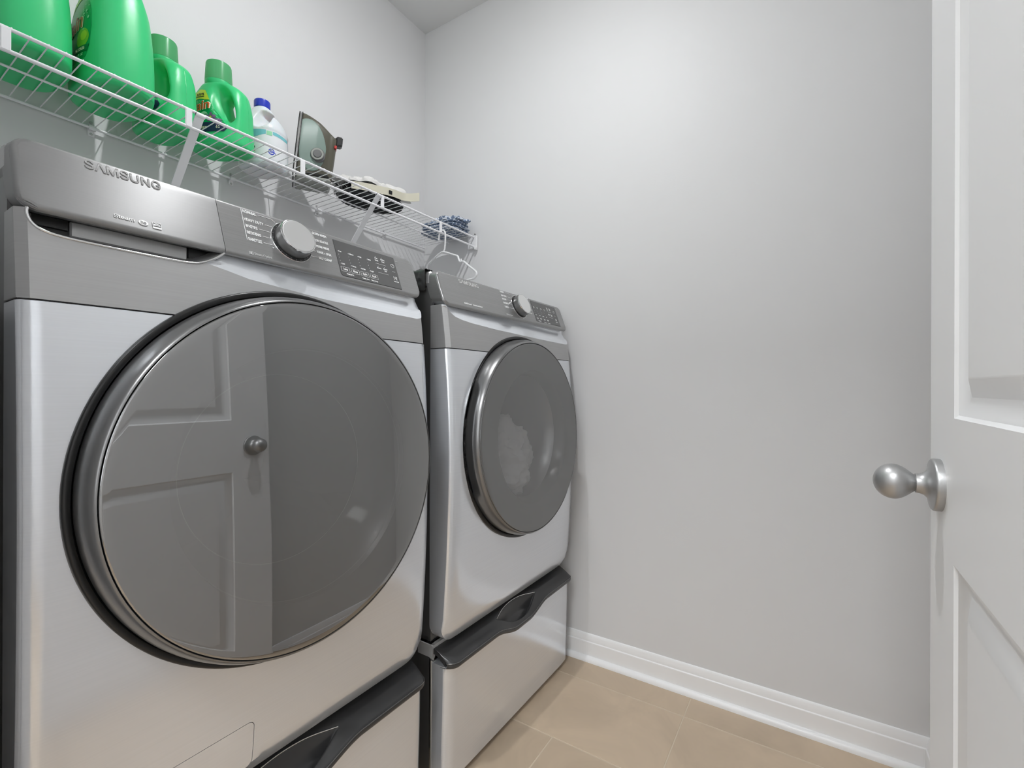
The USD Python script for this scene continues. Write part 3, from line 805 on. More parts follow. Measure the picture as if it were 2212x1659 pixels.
        arc = Point(0.2942, 0.0165).buffer(0.004).difference(Point(0.2942, 0.0158).buffer(0.0034)).intersection(sbox(0.28, 0.0165, 0.31, 0.03))
        put("energy_mark", on_panel(es.difference(es.buffer(-0.0006)).union(sbox(0.2888, 0.0118, 0.2996, 0.0146)).union(arc).union(LineString([(0.2905, 0.0168), (0.2942, 0.0176), (0.2980, 0.0168)]).buffer(0.0005))), "print_metal", False, "small square energy mark", drawer)
        L = [("NORMAL", 0.0900, 0.0238), ("HEAVY DUTY", 0.0742, 0.0338), ("WHITES", 0.0612, 0.0206), ("BEDDING", 0.0482, 0.0246), ("SANITIZE", 0.0350, 0.0238)]
        R = [("QUICK WASH", 0.0895, 0.0316, 0.5622), ("DELICATES", 0.0742, 0.0276, 0.5668), ("PERM PRESS", 0.0608, 0.0290, 0.5648), ("RINSE + SPIN", 0.0476, 0.0318, 0.5630), ("SELF CLEAN˚", 0.0342, 0.0300, 0.5636)]
        uL, dc, ds = 0.4288, (0.512, 0.0545), 1.0
        steam = (0.4250, 0.0072, 0.0395, "Steam Cycles")
    else:
        put("maker_lettering", ptext("SΛMSUNG", 0.2375, 0.0775, 0.0112, True, 0.0875, w=0.0, depth=0.0010), "print_dim", 30, "raised capital lettering", drawer)
        put("steam_lettering", ptext("MultiSteam™  MoistureSensor", 0.2325, 0.0135, 0.0044, True, 0.083), "print", False, "small white lettering", drawer)
        L = [("NORMAL", 0.0870, 0.0230), ("HEAVY DUTY", 0.0740, 0.0300), ("BEDDING", 0.0625, 0.0230), ("STEAM SANITIZE", 0.0490, 0.0290), ("TOWELS", 0.0350, 0.0220)]
        R = [("QUICK DRY", 0.0905, 0.022, 0.582), ("DELICATES", 0.0765, 0.021, 0.582), ("PERM PRESS", 0.0625, 0.021, 0.578), ("TIME DRY", 0.0490, 0.023, 0.582), ("AIR FLUFF", 0.0350, 0.023, 0.578)]
        uL, dc = 0.437, (0.525, 0.0505)
        steam = (0.433, 0.0085, 0.036, "Steam Cycles")
    for w_, v_, wd in L:
        put("cycle_lettering", ptext(w_, uL, v_, 0.0054, True, wd), "print", False, None, control)
    for w_, v_, wd, u_ in R:
        put("cycle_lettering", ptext(w_, u_, v_, 0.0048, True, wd), "print", False, None, control)
    lines = []
    rr = 0.0405
    for k, (w_, v_, wd) in enumerate(L):
        vm, ue = v_ + 0.0027, uL + wd + 0.0028
        hv = min(abs(vm - dc[1]), rr * 0.98)
        ux = dc[0] - math.sqrt(rr * rr - hv * hv)
        if k == 0 and washer:
            lines.append(pline([(ue, vm + 0.001), (0.4805, vm + 0.001), (0.4865, 0.0890)]))
        else:
            lines.append(pline([(ue, vm), (max(ue + 0.006, ux), vm)]))
    for w_, v_, wd, u_ in R:
        vm = v_ + 0.0024
        hv = min(abs(vm - dc[1]), rr * 0.98)
        lines.append(pline([(dc[0] + math.sqrt(rr * rr - hv * hv), vm), (u_ - 0.0022, vm)]))
    if washer:
        lines.append(pline([(0.4266, 0.0350), (0.4266, 0.0962)], 0.0008))
        lines.append(on_panel(Polygon([(0.470, 0.0335), (0.4735, 0.0335), (0.4718, 0.0305)])))
    for ln_ in lines:
        put("cycle_line", ln_, "print", False, None, control)
    su, sv, sw, sword = steam
    icon = sbox(su, sv + 0.0002, su + 0.0070, sv + 0.0056)
    put("steam_cycles_lettering", [ptext(sword, su + 0.009, sv + 0.0006, 0.0048, False, sw - 0.009), on_panel(icon.difference(icon.buffer(-0.0008)).union(Point(su + 0.0035, sv + 0.0029).buffer(0.0016)))], "print_dim", False, None, control)
    # dial
    def ax(prof, n=96):
        m = lathe(prof, n, "z")
        v = np.array(m.vertices)
        return TM(PP(*dc) + v[:, :1] * EY + v[:, 1:2] * PT + v[:, 2:3] * PN, m.faces)
    dial = put("dial", ax([(0.0, 0.0252), (0.0305, 0.0248), (0.0323, 0.0238)][::-1]), "dial_top", 20, "round spun-metal dial face")
    put("dial_side", ax([(0.0342, 0.0040), (0.0345, 0.0085), (0.0345, 0.0185), (0.0340, 0.0212), (0.0334, 0.0230), (0.0323, 0.0240)]), "frame", 40, "dark chrome dial side", dial)
    put("dial_edge", ax([(0.0338, 0.0222), (0.0334, 0.0240), (0.0322, 0.0246), (0.0312, 0.0246)]), "chrome", 40, None, dial)
    put("dial_ring", ax([(0.0400, 0.0), (0.0402, 0.0012), (0.0396, 0.0020), (0.0386, 0.0018), (0.0380, 0.0004), (0.034, 0.0004)]), "chrome", 30, "chrome dial ring", control)
    put("dial_well", ax([(0.0384, 0.0008), (0.0330, 0.0012), (0.0330, 0.0050)]), "dark_plastic", 30, None, control)
    tk = []
    for k in range(24):
        a = 2 * math.pi * k / 24
        tk.append(on_panel(affinity.rotate(sbox(dc[0] + 0.0352, dc[1] - 0.0006, dc[0] + 0.0378, dc[1] + 0.0006), math.degrees(a), origin=dc), 0.0013, 0.0004))
    put("dial_ticks", tk, "mid_plastic", False, None, control)
    if not washer:
        a = math.radians(205)
        put("dial_pointer", on_panel(affinity.rotate(sbox(dc[0] + 0.026, dc[1] - 0.0008, dc[0] + 0.042, dc[1] + 0.0008), 212, origin=dc), 0.0030, 0.0006), "chrome", False, None, control)
    # display
    if washer:
        du0, du1, dv0, dv1 = 0.6095, 0.7735, 0.0092, 0.0910
    else:
        du0, du1, dv0, dv1 = 0.6165, 0.790, 0.0130, 0.0890
    dsp = rrect(du0, dv0, du1, dv1, 0.006, (1, 0, 0, 0))
    disp = put("display", on_panel(dsp, 0.00015, 0.0005), "display", False, "dark display glass with small white print", control)
    put("display_edge", on_panel(dsp.buffer(0.0007).difference(dsp), 0.0001, 0.0003), "seam", False, None, disp)
    pr = []
    W = 0.0007
    off = du0 - 0.6095
    names = ["Temp", "Rinse", "Spin", "Soil"] if washer else ["Temp", "Dry", "Time", "Signal"]
    tops = ["Hot", "5 Rinses", "High", "Heavy"] if washer else ["High", "More", "80 min", "Loud"]
    bots = ["Cold", "1 Rinse", "No Spin", "Light"] if washer else ["Low", "Less", "20 min", "Off"]
    for k in range(4):
        u0 = du0 + 0.0028 + 0.0248 * k * (1.0 if washer else 0.97)
        bxx = rrect(u0, 0.0198, u0 + 0.0208, 0.0306, 0.0012)
        if washer:
            pr.append(on_panel(bxx.difference(bxx.buffer(-0.0004)), W, 0.0002))
        pr.append(ptext(names[k], u0 + 0.0104, 0.0232, 0.0046, True, 0.0115, "c", W, 0.0002))
        pr.append(ptext(tops[k], u0 + 0.0042, 0.0650, 0.0030, True, 0.0034 + 0.0011 * len(tops[k]), "l", W, 0.0002))
        pr.append(ptext(bots[k], u0 + 0.0042, 0.0362, 0.0030, True, 0.0034 + 0.0011 * len(bots[k]), "l", W, 0.0002))
        for v in (0.0375, 0.0440, 0.0512, 0.0585, 0.0663):
            pr.append(on_panel(Point(u0 + 0.0026, v).buffer(0.0006, quad_segs=3), W, 0.0002))
    pr.append(ptext("POWERFUL", du0 + 0.0135, 0.0136, 0.0030, True, 0.0185, "l", W, 0.0002))
    pr.append(ptext("*Deep clean", du0 + 0.0525, 0.0128, 0.0028, True, 0.019, "l", W, 0.0002))
    pr.append(ptext("*Heavy Duty", du0 + 0.0760, 0.0128, 0.0028, True, 0.019, "l", W, 0.0002))
    for txt, u_, v_ in ((("Pre", "Soak"), 0.1030, 0.0745), (("Delay", "End"), 0.1215, 0.0745), (("Steam", ""), 0.1045, 0.0500), (("Alarm", "Off"), 0.1225, 0.0510)):
        for q, tt in enumerate(txt):
            if tt:
                pr.append(ptext(tt, du0 + u_ + 0.005, v_ - 0.0055 * q, 0.0034, True, 0.0024 * len(tt), "c", W, 0.0002))
        pr.append(on_panel(Point(du0 + u_ + 0.004, v_ + 0.0062).buffer(0.0006, quad_segs=3), W, 0.0002))
    pw = (du0 + 0.1540, 0.0680)
    ring = Point(pw).buffer(0.0050).difference(Point(pw).buffer(0.0043)).difference(sbox(pw[0] - 0.0012, pw[1] + 0.002, pw[0] + 0.0012, pw[1] + 0.01))
    pr.append(on_panel(ring.union(sbox(pw[0] - 0.0004, pw[1] + 0.0005, pw[0] + 0.0004, pw[1] + 0.0055)), W, 0.0002))
    px = (du0 + 0.1525, 0.0355)
    tri = Polygon([(px[0] - 0.0045, px[1] - 0.0045), (px[0] - 0.0045, px[1] + 0.0045), (px[0] + 0.0012, px[1])])
    pr.append(on_panel(tri.difference(tri.buffer(-0.0006)).union(sbox(px[0] + 0.0018, px[1] - 0.0045, px[0] + 0.0026, px[1] + 0.0045)).union(sbox(px[0] + 0.0038, px[1] - 0.0045, px[0] + 0.0046, px[1] + 0.0045)), W, 0.0002))
    pr.append(ptext("Hold to Start", du0 + 0.1455, 0.0252, 0.0028, True, 0.0150, "l", W, 0.0002))
    pr.append(pline([(du0 + 0.1488, 0.0520), (du0 + 0.1572, 0.0520)], 0.0007)); pr[-1].apply_translation(PN * 0.0005)
    for v in (0.0625, 0.0395):
        q = pline([(du0 + 0.1030, v), (du0 + 0.1330, v)], 0.0004); q.apply_translation(PN * 0.0005); pr.append(q)
    put("display_print", pr, "print", False, None, disp)
    put("side_note", ptext("Smart Care", du1 + 0.0022, dv1 - 0.008, 0.0024, False, 0.011), "print_dim", False, None, control)
    # door and drum
    door_parts(put, washer)
    put("drum", lathe([(0.302, -0.790), (0.262, -0.840), (0.262, -0.90), (0.258, -1.32), (0.20, -1.335), (0.0, -1.335)], 96, "x", (0, WYC, WZC)), "drum", 40, "steel drum behind the glass")
    for k in range(3):
        a = math.radians(90 + 120 * k)
        cy, cz = WYC + 0.258 * math.cos(a), WZC + 0.258 * math.sin(a)
        iy, iz = WYC + 0.195 * math.cos(a), WZC + 0.195 * math.sin(a)
        ty, tz = -math.sin(a) * 0.03, math.cos(a) * 0.03
        v = np.array([(-0.92, cy + ty, cz + tz), (-0.92, cy - ty, cz - tz), (-0.95, iy, iz), (-1.30, cy + ty, cz + tz), (-1.30, cy - ty, cz - tz), (-1.27, iy, iz)])
        put("drum_baffle", TM(trimesh.convex.convex_hull(v).vertices, trimesh.convex.convex_hull(v).faces), "mid_plastic", 30)
    return t

washer = build_machine(True, 0.0, 0.0, 0.0, "stainless front-load washing machine nearest the camera, with a brushed detergent drawer", "washing machine", "washing_machine")
DRX, DRY, DRZ, DRR = 0.017, 1.2570 - WYC, -0.0045, -0.7
dryer = build_machine(False, DRX, DRY, DRZ, "stainless front-load dryer beside the back wall, pale laundry showing behind its dark round glass", "clothes dryer", "clothes_dryer", DRR)

def build_pedestal(dx, dy, dz, label, group, rot=0.0):
    t = thing("laundry_pedestal", (-1.19 + dx, WYC + dy, 0.0), label, "pedestal drawer", group, rotz=rot)
    put = mover(t, dx, dy, dz)
    put("pedestal_case", [cbox((-1.515, WY0 + 0.003, 0.012 - dz), (XSEAM - 0.002, WY0 + 0.012, 0.362)), cbox((-1.515, WY1 - 0.012, 0.012 - dz), (XSEAM - 0.002, WY1 - 0.003, 0.362)),
                          cbox((-1.515, WY0 + 0.003, 0.350), (XSEAM - 0.02, WY1 - 0.003, 0.362)), cbox((-1.515, WY0 + 0.012, 0.012 - dz), (-1.505, WY1 - 0.012, 0.362))], "steel_side", False, "dark sheet-metal case")
    for a in (-0.90, -1.46):
        for b in (WY0 + 0.05, WY1 - 0.05):
            put("foot", lathe([(0, 0.0 - dz), (0.022, 0.0 - dz), (0.022, 0.008 - dz), (0.008, 0.012 - dz), (0.008, 0.02 - dz), (0, 0.02 - dz)], 20, "z", (a, b, 0)), "black")
    for ya, yb in ((WY0 + 0.002, WY0 + 0.016), (WY1 - 0.016, WY1 - 0.002)):
        fe = put("frame_edge", cbox((XSEAM - 0.002, ya, 0.012 - dz), (XSEAM + 0.003, yb, 0.345)), "chrome", False, "bright frame edge")
        put("drawer_runner", cbox((XSEAM + 0.003, ya + 0.0025, 0.014 - dz), (XSEAM + 0.010, yb - 0.002, 0.32)), "bracket", False, None, fe)
    yc = WYC
    bump = lambda y: (lambda a: np.where(a < 1, 0.5 + 0.5 * np.cos(np.pi * np.clip(a, 0, 1)), 0))(np.maximum(np.abs(y - yc) - 0.03, 0) / 0.12)
    dip = lambda y: 0.026 * bump(y)
    # drawer front
    top = 0.3185
    ys = np.linspace(WY0 + 0.004, WY1 - 0.004, 120)
    poly = Polygon(np.vstack([[(WY0 + 0.004, 0.018 - dz), (WY1 - 0.004, 0.018 - dz)], np.c_[ys[::-1], top - dip(ys[::-1])]]))
    dface = lambda y, z: -0.7855 + 0.0055 * smoothstep(0.02, 0.30, z) - edge_drop(y, WY0 + 0.004, WY1 - 0.004, 0.018)
    drw = put("drawer_front", panel(poly, dface, (0.013, 0.02), XSEAM + 0.004), "steel", 30, "stainless drawer front")
    # dark plastic cap along the drawer's top, with the grip hollow
    n, m_ = 181, 34
    e_ = 0.032 * (1 - np.cos(np.linspace(0, np.pi / 2, 14)))
    yy = np.concatenate([WY0 + 0.003 + e_, np.linspace(WY0 + 0.003 + 0.032, WY1 - 0.003 - 0.032, n - 26)[1:-1], (WY1 - 0.003 - e_)[::-1]])
    r = 0.030
    dcap = np.clip(np.minimum(yy - yy[0], yy[-1] - yy) + 0.0012, 0, r)
    shrink = r - np.sqrt(np.maximum(r * r - (r - dcap) ** 2, 0))
    sec = [(0.0, 0.3560), (0.10, 0.3560), (0.30, 0.3535), (0.55, 0.3480), (0.80, 0.3410), (0.93, 0.3365)]     # top (fraction forward, height)
    bk, fr = XSEAM + 0.012, -0.7705
    sx = np.linspace(0, 1, m_)
    zt = np.interp(sx, [s[0] for s in sec] + [1.0], [s[1] for s in sec] + [0.3335])
    X = np.zeros((n, m_)); Z = np.zeros((n, m_))
    for i in range(n):
        xf = fr - shrink[i]
        X[i] = bk + (xf - bk) * sx
        Z[i] = zt - dip(yy[i]) * smoothstep(0.25, 1.0, sx)
    Yg = np.repeat(yy[:, None], m_, 1)
    # grip hollow: a lens in plan
    ly, lx = (Yg - yc) / 0.112, (X - (bk + 0.036)) / 0.0215
    lens = np.abs(lx) - (1 - np.clip(np.abs(ly), 0, 1) ** 1.9)
    depth = 0.030 * smoothstep(0.0, -0.55, lens)
    Z = Z - depth
    top_v = np.stack([X, Yg, Z], -1)
    nose = [(0.0030, -0.0035), (0.0045, -0.0080), (0.0040, -0.0125), (0.0015, -0.0160), (-0.0040, -0.0180), (-0.020, -0.0180)]
    front = []
    for ox, oz in nose:
        q = top_v[:, -1].copy()
        q[:, 0] += ox * np.where(ox > 0, 1, 1); q[:, 2] += oz
        front.append(q)
    G = np.concatenate([top_v, np.stack(front, 1)], 1)
    mm = G.shape[1]
    # ends: nose also wraps the sides
    idx = np.arange(n * mm).reshape(n, mm)
    q = np.stack([idx[:-1, :-1], idx[:-1, 1:], idx[1:, 1:], idx[1:, :-1]], -1).reshape(-1, 4)
    F = np.vstack([q[:, [0, 1, 2]], q[:, [0, 2, 3]]])
    cap = TM(G.reshape(-1, 3), F)
    if cap.face_normals[:, 2].sum() < 0:
        cap = TM(cap.vertices, cap.faces[:, ::-1])
    ends = []
    for i in (0, n - 1):
        ring_ = G[i]
        k = len(ring_)
        low = ring_.copy(); low[:, 2] = np.minimum(low[:, 2] - 0.012, ring_[:, 2])
        low[:, 2] = ring_[:, 2] - 0.014
        e = TM(np.vstack([ring_, low]), [[a, a + 1, k + a + 1] for a in range(m_ - 1)] + [[a, k + a + 1, k + a] for a in range(m_ - 1)])
        ends.append(e if i else TM(e.vertices, e.faces[:, ::-1]))
    put("drawer_cap", [cap] + ends, "dark_plastic", 40, "dark glossy plastic grip rail", drw)
    # cap's edge rim, and a grip highlight drawn as a bright tube
    put("cap_edge", tube(np.c_[G[:, m_, 0] + 0.0004, yy, G[:, m_, 2] + 0.0005], 0.0011, 6), "frame", 60, None, drw)
    t_ = np.linspace(-0.98, 0.98, 50)
    ry = yc + 0.112 * t_
    rx = bk + 0.036 - 0.0215 * (1 - np.abs(t_) ** 1.9)
    rz = []
    for a, b in zip(ry, rx):
        i = int(np.argmin(abs(yy - a)))
        s = (b - X[i, 0]) / (X[i, -1] - X[i, 0])
        rz.append(np.interp(s, sx, zt - dip(a) * smoothstep(0.25, 1.0, sx)))
    put("grip_rim", tube(np.c_[rx, ry, np.array(rz) + 0.0004], 0.0014, 6), "chrome", 60, "highlight on the grip rim drawn as a bright tube", drw)
    # fixing brackets at the front corners
    for sgn, y in ((1, WY0), (-1, WY1)):
        a = lambda d: y + sgn * d
        pl = Polygon([(a(0.0), 0.3300), (a(0.004), 0.3250), (a(0.016), 0.3440), (a(0.085), 0.3570), (a(0.085), 0.3645), (a(0.020), 0.3640), (a(0.0), 0.3620)])
        b = panel(pl, lambda p, q_: np.full_like(p, XSEAM + 0.0115), None, XSEAM + 0.001)
        br = put("corner_bracket", b, "bracket", 30, "zinc corner bracket")
        put("corner_bracket_side", cbox((-0.885, a(-0.0005), 0.332), (XSEAM + 0.0115, a(0.003), 0.3640)), "bracket", False, None, br)
        put("screw", lathe([(0.0, XSEAM + 0.0150), (0.0030, XSEAM + 0.0145), (0.0042, XSEAM + 0.0125), (0.0042, XSEAM + 0.011)][::-1], 16, "x", (0, a(0.018), 0.3525)), "chrome", 40, None, br)
    return t
ped1 = build_pedestal(0.0, 0.0, 0.0, "stainless pedestal drawer under the washing machine, its grip cut off by the photo's lower edge", "pedestal drawers under the laundry machines")
ped2 = build_pedestal(DRX, DRY, DRZ, "stainless pedestal drawer under the dryer with a lens-shaped dark grip", "pedestal drawers under the laundry machines", DRR)
# laundry inside the dryer
cl = trimesh.creation.icosphere(5, 1.0)
p = np.array(cl.vertices)
d = meshkit.fbm(p * 2.3 + 4.0, 4, 3)
rid = np.abs(meshkit.fbm(p * 4.0 + 9.0, 3, 8) - 0.5)
p = p * (0.72 + 0.5 * d - 0.45 * rid)[:, None] * np.array([0.15, 0.185, 0.155])
q = p + np.array([-0.885, WYC + DRY - 0.035, WZC + DRZ - 0.085])
rad = np.hypot(q[:, 1] - (WYC + DRY), q[:, 2] - (WZC + DRZ))
kk = np.minimum(1, 0.252 / rad)
q[:, 1] = WYC + DRY + (q[:, 1] - WYC - DRY) * kk
q[:, 2] = WZC + DRZ + (q[:, 2] - WZC - DRZ) * kk
solo("laundry_bundle", TM(q, cl.faces), "towel", "pale crumpled towels inside the dryer, seen through its door glass", "laundry", None, None, True)

# ---------------------------------------------------------------- the wire shelf
ZS, XS, SL = 1.6866, -1.252, 1.6443      # deck height, front rod, lower front rod
sh = thing("wire_shelf", (-1.40, 0.88, 1.64), "white wire shelf on the left wall above the washer and dryer", "shelf")
y0s, y1s = 0.078, 1.642
def rod(name, x, z, r, ya=y0s, yb=y1s):
    part(name, tube([(x, ya, z), (x, yb, z)], r, 10), "wire", sh, 60)
rod("back_rod", XL + 0.012, ZS - 0.0035, 0.0034, y0s, YB - 0.012)
rod("middle_rod", -1.3955, ZS - 0.0035, 0.0026)
rod("front_rod", XS, ZS - 0.0005, 0.0037)
rod("lower_front_rod", XS + 0.001, SL, 0.0040)
ys = np.arange(0.2297 - 0.0254 * 5, 1.635, 0.0254)
for y in ys:
    pts = [(XL + 0.010, y, ZS + 0.0012), (XS - 0.012, y, ZS + 0.0012), (XS - 0.0035, y, ZS + 0.0030), (XS + 0.0022, y, ZS + 0.0028)]
    part("deck_wire", tube(pts, 0.00125, 6), "wire", sh, 60)
for y in (0.2215, 0.522, 0.8185, 1.1185, 1.421):
    part("lip_strap", cbox((XS + 0.0005, y - 0.0075, SL - 0.002), (XS + 0.0055, y + 0.0075, ZS - 0.001), 0.002), "wire", sh)
# diagonal braces from the front rod down to the wall
def brace(y, w=0.0195):
    a, b = np.array([XS + 0.004, y, ZS - 0.006]), np.array([XL + 0.010, y, 1.366])
    d = (b - a) / np.linalg.norm(b - a)
    nrm = np.array([-d[2], 0, d[0]])
    v = []
    for P in (a - d * 0.004, b):
        for s in (-1, 1):
            for t in (-1, 1):
                v.append(P + np.array([0, s * w / 2, 0]) + nrm * t * 0.0016)
    h_ = trimesh.convex.convex_hull(np.array(v))
    br = part("brace", TM(h_.vertices, h_.faces), "wire", sh, 30)
    part("wall_foot", cbox((XL + 0.0005, y - w / 2, 1.335), (XL + 0.012, y + w / 2, 1.372), 0.002), "wire", br)
    part("brace_hook", tube([(XS + 0.006, y - w / 2, ZS - 0.006), (XS + 0.006, y + w / 2, ZS - 0.006)], 0.0052, 10), "wire", br, 50)
    c = a + d * 0.030 - nrm * 0.0017
    part("brace_screw", TM(*(lambda m: (np.array(m.vertices) * 1.0 + c, m.faces))(trimesh.creation.icosphere(1, 0.0026))), "mid_plastic", br, True)
brace(0.546); brace(1.101)
for y in (0.427, 0.770, 1.076, 1.400):
    cp = part("wall_clip", [cbox((XL + 0.0005, y - 0.007, ZS - 0.022), (XL + 0.0045, y + 0.007, ZS + 0.004), 0.0015), tube([(XL + 0.012, y - 0.007, ZS - 0.0035), (XL + 0.012, y + 0.007, ZS - 0.0035)], 0.0062, 12)], "plastic_white", sh)
    for z in (ZS - 0.017, ZS + 0.013):
        part("clip_screw", lathe([(0.0, XL + 0.0065), (0.0028, XL + 0.0058), (0.0036, XL + 0.0042), (0.0036, XL + 0.0005)][::-1], 12, "x", (0, y, z)), "bracket", cp, 40)
# end bracket on the back wall
eb = part("end_bracket", cbox((XS - 0.036, YB - 0.0125, SL - 0.008), (XS + 0.0155, YB - 0.0035, ZS + 0.006), 0.003), "plastic_white", sh, 30, "white plastic end bracket on the back wall")
part("bracket_hook", cbox((XS + 0.006, YB - 0.022, SL - 0.016), (XS + 0.0145, YB - 0.004, SL - 0.004), 0.002), "plastic_white", eb)
part("bracket_tab", cbox((XS - 0.002, YB - 0.024, SL - 0.007), (XS + 0.006, YB - 0.012, SL - 0.0035), 0.001), "plastic_white", eb)
part("bracket_screw", lathe([(0.0, 0.0), (0.0032, 0.001), (0.0032, 0.004), (0.0, 0.004)], 12, "z", (0, 0, 0)).apply_transform(trimesh.transformations.rotation_matrix(math.pi / 2, [1, 0, 0])).apply_translation([XS + 0.004, YB - 0.0085, ZS + 0.012]), "mid_plastic", eb)

# ---------------------------------------------------------------- bottles on the shelf (local: front label faces -y, handle at +x)
ZD = ZS + 0.0028                          # top of the deck wires
def jug_field(W, D, H, hx, hz, sc, tilt, hole_, shoulder, n):
    """body of a handled detergent jug: width W along x, depth D along y, height H up to the neck."""
    zz = np.array([0.0, 0.25, 0.45, 0.62, 0.78, 0.90, 1.0]) * H
    xl = np.array(shoulder[0]) * W
    xr = np.array(shoulder[1]) * W
    dd = np.array(shoulder[2]) * D / 2
    fl_, fr_, fd_ = (CubicSpline(zz, q) for q in (xl, xr, dd))
    def f(p):
        z = np.clip(p[:, 2], 0, H)
        a, b, d = fl_(z), fr_(z), np.maximum(fd_(z), 0.006)
        cx, hw = (a + b) / 2, np.maximum((b - a) / 2, 0.006)
        q = (np.abs((p[:, 0] - cx) / hw) ** n + np.abs(p[:, 1] / d) ** n) ** (1 / n)
        s = (q - 1) * np.minimum(hw, d)
        s = smax(s, -p[:, 2], 0.012)
        s = smax(s, p[:, 2] - H, 0.010)
        # scooped sides around the grip, then the hole itself
        ct, st = math.cos(tilt), math.sin(tilt)
        q2 = np.c_[ct * (p[:, 0] - hx) + st * (p[:, 2] - hz), p[:, 1], -st * (p[:, 0] - hx) + ct * (p[:, 2] - hz)]
        for sg in (-1, 1):
            c = ellipsoid(q2, (0, sg * D * 0.52, 0), sc)
            s = smax(s, -c, 0.009)
        pp = p.copy(); pp[:, 1] = 0
        s = smax(s, -capsule(pp, (hole_[0], 0, hole_[1]), (hole_[2], 0, hole_[3]), hole_[4]), 0.009)
        # base: shallow foot
        foot = ellipsoid(p, ((xl[0] + xr[0]) / 2, 0, -0.002), (W * 0.38, D * 0.36, 0.007))
        return smax(s, -foot, 0.003)
    return f

def surface_y(f, x, z, ymax):
    """y of the body's -y side at (x, z)."""
    lo_, hi_ = np.full(len(x), -ymax), np.zeros(len(x))
    for _ in range(26):
        m = (lo_ + hi_) / 2
        inside = f(np.c_[x, m, z]) < 0
        hi_ = np.where(inside, m, hi_); lo_ = np.where(inside, lo_, m)
    return hi_

def decal(f, poly, off=0.0004, res=0.006, ymax=0.12):
    v, fc = tri2d(poly, res)
    y = surface_y(f, v[:, 0], v[:, 1], ymax)
    return TM(np.c_[v[:, 0], y - off, v[:, 1]], fc)

def decal_text(f, s, x, z, hgt, off, bold=True, width=None, shear=0.0, rot=0.0, ymax=0.12, depth=0.0003):
    m = text3(s, hgt, (0, 0, 0), (1, 0, 0), (0, 1, 0), (0, 0, 1), bold, depth, width, shear)
    v = np.array(m.vertices)
    c, sn = math.cos(rot), math.sin(rot)
    X, Z = x + c * v[:, 0] - sn * v[:, 1], z + sn * v[:, 0] + c * v[:, 1]
    y = surface_y(f, X, Z, ymax)
    return TM(np.c_[X, y - off - v[:, 2], Z], m.faces)

def cap_mesh(x, z0, r, h, taper=0.93, n=48, open_top=True):
    pr = [(r, z0), (r * 1.0, z0 + h * 0.10), (r * taper, z0 + h * 0.93), (r * taper - 0.001, z0 + h * 0.985), (r * taper - 0.004, z0 + h), (0.0, z0 + h)]
    return lathe(pr, n, "z", (x, 0, 0))

